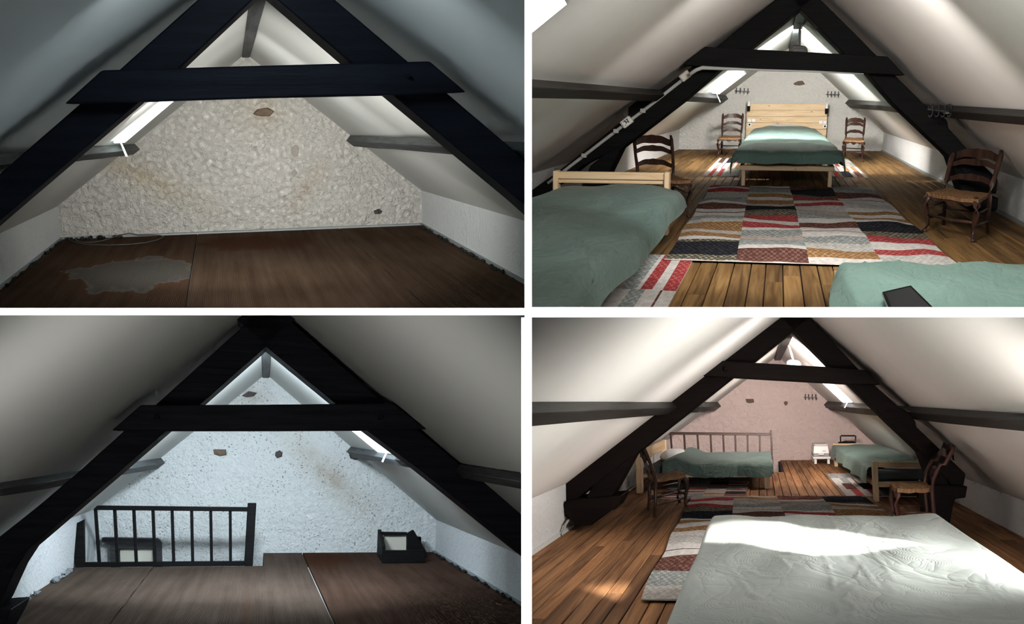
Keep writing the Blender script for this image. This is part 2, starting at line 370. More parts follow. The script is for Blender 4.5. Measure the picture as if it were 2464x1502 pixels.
def thing(room, name, base, label, cat, group=None):
    o = bpy.data.objects.new(name, None); COL.objects.link(o); o.empty_display_size = .1
    o.matrix_world = room.M @ Matrix.Translation(Vector(base)); o['base'] = [float(x) for x in base]
    return props(o, label, cat, group)
def build(room, mb, name, mats, parent=None, base=None, smooth=False, bevel=0.0, solid=True, label=None, cat=None, group=None, kind=None, clip=True):
    """link one mesh object; vertices of mb are room coordinates"""
    if base is None:
        p = parent; base = (0, 0, 0)
        while p is not None:
            base = tuple(p['base']) if 'base' in p.keys() else base; p = p.parent
    me = bpy.data.meshes.new(name)
    me.from_pydata([(x - base[0], y - base[1], z - base[2]) for x, y, z in mb.v], [], mb.f)
    mats = mats if isinstance(mats, (list, tuple)) else [mats]
    for m in mats: me.materials.append(m)
    me.polygons.foreach_set('material_index', mb.m)
    bm = bmesh.new(); bm.from_mesh(me)
    bmesh.ops.recalc_face_normals(bm, faces=bm.faces)
    if bevel: bmesh.ops.bevel(bm, geom=list(bm.edges), offset=bevel, segments=1, affect='EDGES', clamp_overlap=True)
    M = room.M @ Matrix.Translation(Vector(base))
    if clip:
        Mi = M.inverted(); R3 = M.to_3x3().transposed()
        for co, no in clip_planes(room.quad):
            cl = Mi @ Vector(co); nl = R3 @ Vector(no)
            if max((v.co - cl).dot(nl) for v in bm.verts) < 1e-5: continue
            r = bmesh.ops.bisect_plane(bm, geom=bm.verts[:] + bm.edges[:] + bm.faces[:], dist=1e-6, plane_co=cl, plane_no=nl, clear_outer=True)
            if not bm.verts: break
            if solid:
                ed = [e for e in r['geom_cut'] if isinstance(e, bmesh.types.BMEdge) and e.is_valid and e.is_boundary]
                if ed: bmesh.ops.holes_fill(bm, edges=ed, sides=0)
    if not bm.faces: bm.free(); bpy.data.meshes.remove(me); return None
    if smooth:
        for f in bm.faces: f.smooth = True
    bm.to_mesh(me); bm.free(); me.update()
    o = bpy.data.objects.new(name, me); COL.objects.link(o)
    if parent is not None: o.parent = parent; o.matrix_parent_inverse = Matrix.Identity(4)
    else: o.matrix_world = M; o['base'] = [float(x) for x in base]
    return props(o, label, cat, group, kind)
def struct(room, mb, name, mats, parent=None, **kw):
    return build(room, mb, name, mats, parent, kind=None if parent else 'structure', **kw)
def lerp(a, b, t): return np.array(a) * (1 - t) + np.array(b) * t
def extend(a, b, y):   # point on line a-b at depth y
    a = np.array(a); b = np.array(b); t = (y - a[1]) / (b[1] - a[1]); return a + (b - a) * t

# ------------------------------------------------------------------ white dividing boards between the four rooms
def board(name, u0, u1, v0, v1):
    x0, x1 = (u0 - CX) / F * FRONT, (u1 - CX) / F * FRONT; z0, z1 = CAMZ + (CY - v1) / F * FRONT, CAMZ + (CY - v0) / F * FRONT
    me = bpy.data.meshes.new(name); b = MB().box(x0, x1, FRONT, 30, z0, z1); me.from_pydata(b.v, [], b.f); me.materials.append(WHITE)
    o = bpy.data.objects.new(name, me); COL.objects.link(o); o['kind'] = 'structure'
board('wall_partition', 1262, 1280, -2600, 739); board('wall_partition', 1254, 1280, 764, 3600)
board('trim_1', -3600, 1262, 741, 759); board('trim_2', 1262, 5200, 739, 764)

# ------------------------------------------------------------------ room shells
class Shell: pass
def shell(room, yb, xL, xR, kL, kR, ridge_b, ridge_f, yf, mats, kneeL_f=None, kneeR_f=None, zlow=0.0, gable_low=0.0):
    """kL/kR knee-wall height at the back, *_f optional points on the knee-top line nearer the viewer"""
    s = Shell(); paint, gable, knee = mats; s.yb = yb; s.xL, s.xR = xL, xR
    LB = (xL, yb, kL); RB = (xR, yb, kR); LF = extend(LB, kneeL_f, yf) if kneeL_f is not None else np.array((xL, yf, kL))
    RF = extend(RB, kneeR_f, yf) if kneeR_f is not None else np.array((xR, yf, kR))
    AB = np.array(ridge_b); AF = extend(ridge_b, ridge_f, yf)
    s.LB, s.RB, s.LF, s.RF, s.AB, s.AF = map(np.array, (LB, RB, LF, RF, AB, AF))
    struct(room, MB().add([LB, LF, AF, AB], [(0, 1, 2, 3)]), 'ceiling_left', paint, solid=False)
    struct(room, MB().add([RB, RF, AF, AB], [(0, 1, 2, 3)]), 'ceiling_right', paint, solid=False)
    struct(room, MB().add([LB, LF, (LF[0], yf, zlow), (xL, yb, zlow)], [(0, 1, 2, 3)]), 'wall_left', knee, solid=False)
    struct(room, MB().add([RB, RF, (xR, yf, zlow), (xR, yb, zlow)], [(0, 1, 2, 3)]), 'wall_right', knee, solid=False)
    g = MB().add([(xL, yb, gable_low), (xR, yb, gable_low), RB, AB, LB], [(0, 1, 2, 3, 4)])
    s.gable = struct(room, g, 'wall_back', gable, base=(0, yb, 0), solid=False)
    s.nL = np.cross(s.LB - s.AB, s.AF - s.AB); s.nR = np.cross(s.RB - s.AB, s.AF - s.AB)
    for a in ('nL', 'nR'):
        n = getattr(s, a); n = n / np.linalg.norm(n)
        if n[2] > 0: n = -n
        setattr(s, a, n)
    s.onL = lambda p: room.onpl(p, s.AB, s.nL); s.onR = lambda p: room.onpl(p, s.AB, s.nR)
    return s
Y = lambda r, y: (lambda p: r.ony(p, y))
kf = TL.onx((0, 562), -1.97); kr = TL.onx((1261, 531), 2.49)
S_TL = shell(TL, 13.19, -1.97, 2.49, .395, .458, (.337, 13.19, 2.21), TL.onz((616, 0), 2.21), 1.7, (PAINT_C, ROUGH_TL, KNEE_C), kf, kr)
S_TR = shell(TR, 26.45, -2.48, 2.55, .515, .46, (.25, 26.45, 2.56), (.25, 5, 2.56), 1.7, (PAINT_W, ROUGH_W, KNEE_W), (-2.86, 11.4, .43))
S_BL = shell(BL, 15.07, -2.13, 2.60, .62, .47, tuple(BL.ony((640, 900), 15.07)), tuple(BL.onz((641, 836), BL.ony((640, 900), 15.07)[2])), 1.7, (PAINT_C, ROUGH_BL, KNEE_C), None, None, -1.2, -1.2)
S_BR = shell(BR, 22.6, -2.03, 2.33, .48, .34, (.40, 22.6, 2.27), (.40, 5, 2.27), 1.7, (PAINT_W, ROUGH_P, KNEE_W), None, None, -1.2, -1.2)

def floor_base(room, x0, x1, y0, y1, z=-.03, m=None):
    return struct(room, MB().box(x0, x1, y0, y1, z - .08, z), 'floor', m or STONE_D)
def planks(room, fl, x0, x1, y0, y1, w, m, notch=None, seed=1):
    rnd = random.Random(seed); x = x0
    while x < x1 - .01:
        xe = min(x + w * rnd.uniform(.88, 1.12), x1); yend = y1
        if notch and (x + xe) / 2 < notch[0]: yend = notch[1]
        ys = [y0]; yy = y0 + rnd.uniform(2.0, 7.0)
        while yy < yend - 2.5: ys.append(yy); yy += rnd.uniform(5.5, 9.0)
        ys.append(yend)
        for a, b in zip(ys[:-1], ys[1:]):
            dz = rnd.uniform(-.0025, .0)
            build(room, MB().box(x + .004, xe - .004, a + .006, b - .006, -.03, dz), 'plank', m, parent=fl, bevel=.003)
        x = xe

# ------------------------------------------------------------------ timber: trusses, ridge beams, purlins
def px(room, y, pts): return [tuple(room.ony(p, y)[[0, 2]]) for p in pts]
def truss(room, y, label, m, members):
    t = thing(room, 'roof_truss', (0, y, 0), label, 'roof truss')
    for name, pts, y0, y1 in members:
        poly = px(room, y + y0, pts)
        build(room, MB().prism(poly, y + y0, y + y1), name, m, parent=t, bevel=.006)
    return t
def ridge_beam(room, S, y0, y1, w, h, m, label, off=0.0):
    A = extend(S.AB, S.AF, y1); B = extend(S.AB, S.AF, y0)
    def sec(c): return [(c[0] - w + off, c[1], c[2] - h), (c[0] + w + off, c[1], c[2] - h), (c[0] + w + off, c[1], c[2]), (c[0] - w + off, c[1], c[2])]
    return build(room, MB().loft(sec(B), sec(A)), 'ridge_beam', m, base=tuple((A + B) / 2), bevel=.008, label=label, cat='beam')
def purlin(room, S, side, pb, pf, y0, y1, w, d, m, label, taper=.5):
    """timber along the slope; pb, pf two picture points of its upper edge on the slope"""
    on, n = (S.onL, S.nL) if side < 0 else (S.onR, S.nR)
    a = on(pb); b = on(pf); A = extend(a, b, y0); B = extend(a, b, y1)
    t = np.cross(n, (B - A) / np.linalg.norm(B - A)); t = t if t[2] < 0 else -t
    rnd = random.Random(int(pb[0])); rings = []
    for i in range(9):
        c = A + (B - A) * i / 8; j = (1 + rnd.uniform(-.04, .04)) * (taper + (1 - taper) * i / 8)
        rings.append([c + n * .004, c + n * d * j, c + n * d * j + t * w * j, c + n * .004 + t * w * j])
    mb = MB(); vs = [q for r in rings for q in r]; fs = [(3, 2, 1, 0), (32, 33, 34, 35)]
    for i in range(8): fs += [(i * 4 + k, i * 4 + (k + 1) % 4, i * 4 + 4 + (k + 1) % 4, i * 4 + 4 + k) for k in range(4)]
    mb.add(vs, fs)
    return build(room, mb, 'purlin', m, base=tuple((A + B) / 2), label=label, cat='beam', bevel=.004)

truss(TL, 4.25, 'black timber roof truss across the bare attic with the water-stained carpet', BLUEBLACK, [
    ('rafter', [(475, 0), (291, 165), (71, 356), (0, 418), (-160, 556), (-160, 670), (0, 531), (335, 245), (435, 162), (618, -10), (760, -140), (640, -140)], 0, .30),
    ('rafter', [(807, 0), (981, 148), (1081, 229), (1209, 338), (1360, 466), (1360, 580), (1261, 492), (948, 231), (845, 152), (668, 0), (540, -110), (680, -110)], 0, .30),
    ('collar_beam', [(155, 250), (245, 169), (630, 158), (1034, 147.5), (1122, 222), (934, 229), (630, 235.5), (335, 245)], -.12, .10),
    ('peg', [(978, 178), (988, 176), (990, 187), (980, 189)], -.16, -.10)])
truss(TR, 11.4, 'black timber roof truss in front of the bed with the pine headboard', BLACK, [
    ('rafter', [(1863, 2), (1725, 112.5), (1660, 164), (1590, 216), (1535, 240), (1512, 259), (1511, 281), (1492, 295), (1343, 413), (1296, 446), (1240, 486), (1240, 505), (1336, 449.5), (1400, 400), (1526.6, 334), (1648, 240), (1735, 165), (1805, 118), (1926, 21), (2030, -60), (1940, -60)], 0, .55),
    ('rafter', [(1977, 2), (2060, 84), (2109, 134), (2155, 183), (2222, 250), (2265, 275), (2279.5, 292), (2282, 309), (2322.7, 354), (2401, 432), (2397, 467), (2350, 462), (2318, 415), (2278, 370), (2150, 249), (2089, 177), (2030, 128), (1926, 21), (1850, -60), (1915, -60)], 0, .55),
    ('collar_beam', [(1642.5, 156), (1696, 112.5), (1809, 118.5), (2030, 130), (2135, 136), (2178, 181), (2080.6, 176), (1860, 169), (1735, 164)], -.25, .12),
    ('strut', [(1526, 334), (1492, 360), (1466, 413), (1440, 470), (1390, 470), (1420, 400), (1480, 350)], .02, .5),
    ('strut', [(2270, 362), (2286, 378.5), (2314, 462), (2324, 482), (2366, 482), (2350, 440), (2315, 395)], .02, .5),
    ('sole_plate', [(2318, 478), (2402, 476), (2401, 500), (2396, 508), (2340, 511), (2330, 500)], -.05, .6)])
truss(BL, 7.2, 'black timber roof truss above the black stair railing in the bare attic', HAZEBLACK_B, [
    ('rafter', [(603, 759), (580.5, 789), (373, 976), (299, 1037), (197, 1129), (91, 1219), (0, 1291), (-140, 1405), (-140, 1495), (0, 1376), (70, 1320), (293, 1130), (400, 1037), (482, 973), (640, 834), (720, 759)], 0, .42),
    ('rafter', [(705, 778), (926, 971), (1008, 1036), (1105, 1116), (1195, 1165), (1220, 1185), (1225, 1212), (1255, 1237), (1330, 1296), (1330, 1385), (1254, 1327), (1009, 1130), (882, 1036), (807, 971), (640, 834), (560, 759), (690, 759)], 0, .42),
    ('collar_beam', [(269, 1036), (339, 975), (640, 974), (945.6, 971), (1026, 1033), (882, 1036), (640, 1037), (400, 1037)], -.18, .10),
    ('peg', [(372, 998), (384, 998), (384, 1010), (372, 1010)], -.21, -.16),
    ('peg', [(912, 1000), (922, 1000), (922, 1010), (912, 1010)], -.21, -.16),
    ('strut', [(100, 1292), (68, 1323), (39, 1367), (0, 1452), (-60, 1540), (-120, 1540), (-40, 1400), (40, 1310)], .02, .38),
    ('sole_plate', [(-120, 1478), (0, 1467), (28, 1466), (20, 1486), (10, 1505), (-10, 1540), (-120, 1540)], -.04, .5)])
truss(BR, 10.4, 'brown-black timber roof truss above the pale double bed in the foreground', BROWNBLACK, [
    ('rafter', [(1873, 764), (1745, 866), (1686, 910), (1616, 966), (1568, 984), (1541, 1008), (1539, 1024), (1354, 1162), (1361, 1207), (1385, 1203), (1425, 1171), (1527, 1095), (1648, 1000), (1760, 911), (1812, 873), (1910, 795), (1990, 730), (1920, 730)], 0, .5),
    ('rafter', [(1950, 764.5), (2065, 888), (2106, 929), (2160, 976.6), (2189, 997), (2203, 1015), (2204.5, 1027), (2323.5, 1141), (2319, 1167), (2290, 1167), (2216, 1089), (2142.6, 1020), (2047.5, 925.5), (1999, 884), (1911, 796), (1850, 735), (1920, 735)], 0, .5),
    ('collar_beam', [(1671, 903.5), (1719, 867.5), (1812, 873), (2001, 884), (2084, 891), (2119, 926), (2044, 925), (1900, 917), (1760, 909)], -.24, .12),
    ('peg', [(1741, 882), (1751, 882), (1752, 893), (1742, 893)], -.27, -.22),
    ('strut', [(1540, 1082), (1527, 1095), (1497, 1150), (1468, 1202), (1409, 1202), (1428, 1165), (1480, 1110)], .02, .46),
    ('strut', [(2205, 1080), (2216, 1089), (2232, 1130), (2245, 1170), (2285, 1170), (2272, 1140), (2240, 1095)], .02, .46),
    ('sole_plate', [(1363, 1205), (1495, 1193), (1490, 1207), (1480, 1226), (1466, 1230), (1451, 1244), (1438, 1247), (1425, 1264), (1382, 1267), (1374, 1246), (1361, 1240), (1354, 1214)], -.15, .5),
    ('sole_plate', [(2232, 1166), (2328, 1171), (2323.5, 1198), (2299, 1201), (2294, 1214), (2285, 1266), (2240, 1266), (2234, 1214)], -.10, .5)])

ridge_beam(TL, S_TL, 4.4, 13.19, .048, .05, GREYWOOD, 'grey worn ridge beam above the water-stained carpet attic')
ridge_beam(TR, S_TR, 11.9, 26.45, .075, .12, GREYWOOD, 'grey-brown ridge beam above the bed with the pine headboard')
ridge_beam(BL, S_BL, 7.4, 15.07, .05, .06, GREYWOOD, 'grey ridge beam above the bare attic with the black railing')
ridge_beam(BR, S_BR, 10.8, 22.6, .065, .10, DARKBEAM, 'dark ridge beam end behind the brown-black truss over the pink-lit wall')
purlin(TL, S_TL, 1, (847, 325), (1058, 332), 2.0, 13.15, .12, .09, GREYWOOD, 'grey roof purlin at the right of the water-stained carpet attic')
purlin(TL, S_TL, -1, (330, 345), (210, 353), 2.0, 13.15, .10, .09, GREYWOOD, 'grey roof purlin below the left skylight over the stained carpet')
purlin(TR, S_TR, 1, (2037, 239), (2464, 262), 4.5, 26.4, .17, .12, DARKBEAM, 'dark roof purlin carrying the black coat hooks by the walnut chair')
purlin(TR, S_TR, -1, (1749, 229), (1280, 188), 4.0, 26.4, .17, .12, DARKBEAM, 'dark roof purlin under the skylight in the pine headboard attic')
purlin(BL, S_BL, 1, (848, 1075), (1254, 1138), 4.0, 15.0, .14, .10, GREYWOOD, 'grey roof purlin under the bluish skylight of the bare attic')
purlin(BL, S_BL, -1, (412, 1098), (0, 1154), 3.0, 15.0, .13, .10, GREYWOOD, 'grey roof purlin above the black stair railing on the left slope')
purlin(BR, S_BR, 1, (1988, 965), (2464, 993), 4.0, 22.5, .17, .12, DARKBEAM, 'dark roof purlin under the bright skylight of the pink-lit attic')
purlin(BR, S_BR, -1, (1731, 967), (1280, 964), 2.2, 22.5, .17, .12, DARKBEAM, 'long dark roof purlin on the cream slope left of the pink-lit wall')

# ------------------------------------------------------------------ roof windows
def skylight(room, S, side, quad, emit, name, handle, fr=.02):
    on, n = (S.onL, S.nL) if side < 0 else (S.onR, S.nR)
    q = [on(p) for p in quad]; c = sum(q) / 4
    w = struct(room, MB().loft([p + n * .004 for p in q], [p + n * .014 for p in q]), name, emit, base=tuple(c))
    big = [c + (p - c) * 1.0 + (p - c) / np.linalg.norm(p - c) * fr for p in q]
    for i in range(4):
        j = (i + 1) % 4
        a = [q[i], q[j], big[j], big[i]]
        build(room, MB().loft([p + n * .002 for p in a], [p + n * .022 for p in a]), 'window_frame', HANDLE, parent=w)
    if handle:
        p0 = on(handle[0]) + n * .01; p1 = room.ony(handle[1], p0[1])
        build(room, MB().tube([p0, lerp(p0, p1, .5), p1], [.008, .010, .012]), 'window_handle', HANDLE, parent=w, smooth=True)
    return w
skylight(TL, S_TL, -1, [(420, 220), (437, 220), (297, 339), (273, 340)], SKY_TL, 'window_1', ((287, 337), (305, 377)), .008)
skylight(TR, S_TR, -1, [(1785, 170.5), (1794, 175), (1729, 225), (1713, 222)], SKY_TR, 'window_2', ((1723, 223), (1733, 246)), .012)
skylight(TR, S_TR, -1, [(1180, 145), (1357, 0), (1320, -60), (1120, 60)], SKY_TR, 'window_3', None, .02)
skylight(BL, S_BL, 1, [(838, 1024), (868, 1024), (944, 1088), (912, 1085)], SKY_BL, 'window_4', ((934, 1082), (920, 1112)), .008)
skylight(BR, S_BR, 1, [(1973, 913), (1996, 913), (2052, 967), (2030, 967)], SKY_BR, 'window_5', ((2043, 963), (2032, 982)), .012)

# ------------------------------------------------------------------ stones and bare patches showing in the gable plaster
def patch(room, S, pts, m, name='stone', depth=.04):
    y = S.yb; c = np.mean([room.ony(p, y) for p in pts], 0); mb = MB()
    A = [room.ony(p, y) for p in pts]; n = len(A)
    rim = [(p[0], y + .02, p[2]) for p in A]; top = [(c[0] + (p[0] - c[0]) * .8, y - depth, c[2] + (p[2] - c[2]) * .8) for p in A]
    mb.add(rim + top + [(c[0], y - depth * 1.3, c[2])], [(i, (i + 1) % n, n + (i + 1) % n, n + i) for i in range(n)] + [(n + i, n + (i + 1) % n, 2 * n) for i in range(n)])
    return build(room, mb, name, m, parent=S.gable)
patch(TL, S_TL, [(607, 274), (618, 262), (645, 258), (662, 268), (650, 280), (630, 281), (616, 278)], STONE)
patch(TL, S_TL, [(698, 352), (712, 346), (722, 356), (719, 378), (707, 381), (699, 370)], STONE_G, 'bare_patch', .006)
patch(TL, S_TL, [(608, 352), (618, 350), (620, 360), (611, 364)], STONE_G, 'bare_patch', .006)
patch(TL, S_TL, [(698, 414), (710, 406), (718, 416), (706, 428)], STONE_G, 'bare_patch', .006)
patch(TL, S_TL, [(899, 507), (912, 502), (921, 508), (916, 515), (901, 516)], STONE_D)
patch(TR, S_TR, [(1908, 201), (1920, 195), (1931, 194), (1938, 203), (1925, 206), (1912, 205)], STONE, depth=.08)
patch(TR, S_TR, [(2061, 341), (2067, 337), (2073, 341), (2068, 345)], STONE_D, depth=.06)
patch(BL, S_BL, [(512, 1081), (545, 1081), (546, 1096), (529, 1099), (514, 1094)], STONE)
patch(BL, S_BL, [(662, 1088), (673, 1083), (681, 1089), (679, 1100), (667, 1104), (661, 1097)], STONE_D)
patch(BL, S_BL, [(580, 953), (598, 941), (620, 945), (612, 954), (595, 957)], STONE_D)
patch(BL, S_BL, [(839, 1094), (850, 1086), (866, 1088), (868, 1101), (856, 1108), (843, 1104)], STONE_D, depth=.10)
patch(BR, S_BR, [(1793, 960), (1814, 960), (1815, 969), (1803, 971), (1796, 969)], STONE)
patch(BR, S_BR, [(1885, 968), (1890, 965), (1896, 967), (1895, 974), (1889, 977)], STONE)
patch(BR, S_BR, [(1984, 976), (1990, 970), (1999, 972), (1998, 981), (1987, 983)], STONE, depth=.08)

# ------------------------------------------------------------------ upper left: bare attic with stained carpet
def carpet(room, xs, y0, y1, mats, label, gap=.012, notch=None):
    t = thing(room, 'carpet', (0, 0, 0), label, 'carpet')
    for i in range(len(xs) - 1):
        (a0, a1), (b0, b1) = xs[i], xs[i + 1]
        g = gap
        A = np.array([a0 + g / 2, y1[i], 0]); B = np.array([b0 - g / 2, y1[i], 0]); C_ = np.array([b1 - g / 2, y0, 0]); D_ = np.array([a1 + g / 2, y0, 0])
        lo = [p + np.array([0, 0, -.028]) for p in (A, B, C_, D_)]
        build(room, MB().loft(lo, [A, B, C_, D_]), 'carpet_strip', mats[i], parent=t)
    return t
floor_base(TL, -2.1, 2.6, 3.0, 13.2, m=mat('subfloor_grey', (.30, .30, .29), .9))
sa = TL.onz((475, 565)); sb = TL.onz((446, 741)); sc_ = TL.onz((877, 604)); sd = TL.onz((1028, 739))
fx = lambda a, b, y: extend(a, b, y)[0]
CARP_TL = m_carpet('carpet_brown_stained', (.060, .034, .024), (.135, .088, .062), stain=(TL.onz((330, 655))[0], TL.onz((330, 655))[1], .62, 1.25))
CARP_TL2 = m_carpet('carpet_brown_worn', (.062, .036, .026), (.150, .105, .075), patches=[(.25, 12.0, .8, .8, (.085, .038, .024))])
carpet(TL, [(-1.97, -1.97), (fx(sa, sb, 13.19), fx(sa, sb, 3.0)), (fx(sc_, sd, 13.19), fx(sc_, sd, 3.0)), (2.49, 2.49)], 3.0, [13.17] * 3, [CARP_TL, CARP_TL2, CARP_TL2],
       'brown ribbed carpet with a large grey water stain')
def crumbs(room, name, line, n, m, label, cat, seed, size=.017):
    rnd = random.Random(seed); mb = MB(); a, b = map(np.array, line)
    for i in range(n):
        p = a + (b - a) * min(1, max(0, rnd.choice((.05, .12, .3, .36, .55, .62, .8, .9)) + rnd.gauss(0, .05))); r = size * rnd.uniform(.4, 1.4)
        mb.blob((p[0] + rnd.uniform(-.012, .012), p[1], r * .7 + .004), (r, r * rnd.uniform(1.5, 4), r * .8), seed=rnd.randrange(9999), jit=.3, n=6, m=4)
    return build(room, mb, name, m, base=tuple((a + b) / 2), label=label, cat=cat, kind='stuff', solid=False)
crumbs(TL, 'mortar_crumbs', ((2.425, 12.9, 0), (2.425, 8.3, 0)), 46, CRUMB, 'dark mortar crumbs along the right knee wall by the stained carpet', 'debris', 3)
crumbs(TL, 'mortar_crumbs', ((-1.905, 12.9, 0), (-1.905, 9.6, 0)), 34, CRUMB, 'dark mortar crumbs along the left knee wall beside the water stain', 'debris', 4)
crumbs(TL, 'mortar_crumbs', ((-1.88, 13.0, 0), (-1.2, 13.0, 0)), 22, CRUMB, 'dark heap of crumbs in the corner by the cable loop', 'debris', 5, .022)
struct(TL, MB().box(-1.97, 2.49, 13.12, 13.19, -.01, .022), 'baseboard_back', STRIP)
struct(TL, MB().box(-1.97, -1.935, 4, 13.19, -.01, .016), 'baseboard_left', STRIP)
struct(TL, MB().box(2.45, 2.49, 4, 13.19, -.01, .022), 'baseboard_right', STRIP)
cp = [(166, 577), (182, 583), (208, 588.5), (260, 590), (312, 588), (350, 584), (377, 578), (395, 570), (385, 566.5), (364, 565), (335, 566), (312, 561), (286, 566), (265, 574), (247, 579), (225, 583), (203, 584), (186, 580), (180, 575)]
build(TL, MB().tube([TL.onz(p, .02) if p[1] > 566 else TL.ony(p, 12.9) for p in cp], .007, 6), 'cable', CABLE, base=tuple(TL.onz((280, 578))), smooth=True,
      label='thin grey cable lying in a loop on the stained carpet', cat='cable')

# ------------------------------------------------------------------ lower left: bare attic with stair railing
RY = 13.5
nx = BL.onz((634, 1345))[0]
floor_base(BL, -2.2, 2.65, 3.0, RY, m=mat('subfloor_pale', (.45, .48, .49), .9))
struct(BL, MB().box(nx, 2.65, RY, 15.1, -.25, -.03), 'floor', STONE_D)
sa = BL.onz((728, 1332)); sb = BL.onz((805, 1500)); s2a = BL.onz((348, 1392)); s2b = BL.onz((265, 1500))
CARP_BL = m_carpet('carpet_brown_grey', (.090, .066, .054), (.185, .145, .122), patches=[(-.05, 8.6, .05, 3.5, (.130, .085, .066)), (-.35, 7.6, .2, 1.3, (.12, .075, .055))])
CARP_BL2 = m_carpet('carpet_brown_red', (.070, .040, .030), (.155, .098, .076), patches=[(.85, 14.2, .5, 1.2, (.095, .042, .025))])
ct = carpet(BL, [(-2.13, -2.13), (fx(s2a, s2b, RY), fx(s2a, s2b, 3.0)), (fx(sa, sb, 15.05), fx(sa, sb, 3.0)), (2.60, 2.60)], 3.0, [RY - .06, RY - .06, 15.05], [CARP_BL, CARP_BL, CARP_BL2],
            'brown ribbed carpet in three strips in front of the black railing', gap=.016)
build(BL, MB().box(nx, fx(sa, sb, 14.3) - .012, RY - .06, 15.05, -.028, 0), 'carpet_strip', CARP_BL, parent=ct)
crumbs(BL, 'mortar_crumbs', ((2.53, 14.8, 0), (2.53, 9.4, 0)), 46, CRUMB, 'dark mortar crumbs along the knee wall right of the black crate', 'debris', 8)
crumbs(BL, 'mortar_crumbs', ((-2.07, 13.2, 0), (-2.07, 9.9, 0)), 22, m_rough('grey_crumb', (.30, .34, .36), 10, .8), 'pale grey mortar lumps along the wall left of the railing', 'debris', 9, .026)
struct(BL, MB().box(2.56, 2.60, 4, 15.07, -.01, .018), 'baseboard_right', STRIP)
def railing(room, y, top_px, bot_px, rail_top, post, m, label, zbot, left_post=None, w=.035):
    zf = lambda p: room.ony(p, y)
    t = thing(room, 'stair_railing', (0, y, 0), label, 'railing')
    P = zf(post[0]); Q = zf(post[1]); hw = abs(Q[0] - P[0]) / 2
    build(room, MB().box(P[0], Q[0], y - .07, y + .07, 0 if zbot is None else zbot, P[2]), 'newel_post', m, parent=t, bevel=.006)
    a = zf(rail_top[0]); b = zf(rail_top[1]); th = abs(room.ony(rail_top[2], y)[2] - a[2])
    build(room, MB().hexa([(a[0], y - .06, a[2] - th), (b[0], y - .06, b[2] - th), (b[0], y - .06, b[2]), (a[0] + .04, y - .06, a[2]), (a[0], y + .06, a[2] - th), (b[0], y + .06, b[2] - th), (b[0], y + .06, b[2]), (a[0] + .04, y + .06, a[2])]), 'handrail', m, parent=t, bevel=.005)
    x0 = left_post[1][0] if left_post else a[0] - .12
    build(room, MB().box(x0, P[0], y - .05, y + .05, 0, .055), 'bottom_rail', m, parent=t, bevel=.005)
    for p, q in zip(top_px, bot_px):
        A = zf(p); B = zf(q); hw = w / 2
        build(room, MB().hexa([(B[0] - hw, y - .03, .05), (B[0] + hw, y - .03, .05), (A[0] + hw, y - .03, A[2]), (A[0] - hw, y - .03, A[2]), (B[0] - hw, y + .03, .05), (B[0] + hw, y + .03, .05), (A[0] + hw, y + .03, A[2]), (A[0] - hw, y + .03, A[2])]), 'baluster', m, parent=t)
    if left_post:
        A = left_post[0]; B = left_post[1]
        build(room, MB().hexa([(B[0] - .05, y - .06, 0), (B[0] + .05, y - .06, 0), (A[0] + .07, y - .06, A[2] + .06), (A[0] - .07, y - .06, A[2] - .02), (B[0] - .05, y + .06, 0), (B[0] + .05, y + .06, 0), (A[0] + .07, y + .06, A[2] + .06), (A[0] - .07, y + .06, A[2] - .02)]), 'wall_post', m, parent=t, bevel=.005)
    return t
tx = [230, 276, 322, 368, 414, 461, 507, 554]; bx = [239, 283, 328, 373, 418, 463.6, 509, 554.5]
railing(BL, RY, [(x, 1226) for x in tx], [(x, 1355) for x in bx], [(226, 1217), (597, 1221), (226, 1227)], [(596, 1211), (608, 1369)], BLACK,
        'black painted wooden stair railing on the brown carpet', 0, (BL.ony((187, 1262), RY), BL.ony((194, 1361), RY)))
# doorway below, seen through the stairwell
dw = struct(BL, MB().prism(px(BL, 15.02, [(287, 1320), (369, 1320), (371, 1400), (289, 1400)]), 15.0, 15.04), 'door_1', mat('door_cream', (.62, .60, .52), .6))
for nm, q in (('lintel', [(245, 1295), (378, 1297), (388, 1308), (376, 1312), (262, 1312), (246, 1305)]), ('door_jamb', [(265, 1310), (286, 1310), (289, 1400), (268, 1400)]), ('door_jamb', [(369, 1310), (387, 1308), (390, 1400), (371, 1400)]), ('door_head', [(286, 1311), (369, 1311), (369, 1320), (286, 1320)])):
    build(BL, MB().prism(px(BL, 14.9, q), 14.9, 15.06), nm, WOODEND, parent=dw)
# black crate against the gable
ck = thing(BL, 'wooden_crate', tuple(BL.onz((970, 1356))), 'black wooden crate with a pale stained panel against the roughcast wall', 'crate')
yc = BL.onz((960, 1356))[1]
w0 = BL.ony((924, 1355), yc); w1 = BL.ony((1022, 1352), yc); zf_ = BL.ony((960, 1326), yc)[2]; zt_ = BL.ony((930, 1277), 14.6)[2]
b0 = BL.ony((914, 1282), 14.7); b1 = BL.ony((980, 1283), 14.7)
build(BL, MB().box(w0[0], w1[0], yc, yc + .12, 0.002, zf_), 'front_board', BLACK, parent=ck, bevel=.006)
build(BL, MB().hexa([(w0[0] - .03, yc, .002), (w0[0] + .01, yc, .002), (w0[0] + .01, yc, zf_ + .06), (w0[0] - .03, yc, zf_ + .06), (b0[0] - .02, 14.8, .002), (b0[0] + .03, 14.8, .002), (b0[0] + .03, 14.8, zt_), (b0[0] - .02, 14.8, zt_)]), 'side_board', BLACK, parent=ck)
s3 = px(BL, 14.3, [(978, 1330), (978, 1284), (993, 1275), (1024, 1331)])
build(BL, MB().prism([(s3[0][0], .002), s3[1], s3[2], (s3[3][0], .08), (s3[3][0], .002)], 14.2, 14.32), 'side_board', BLACK, parent=ck)
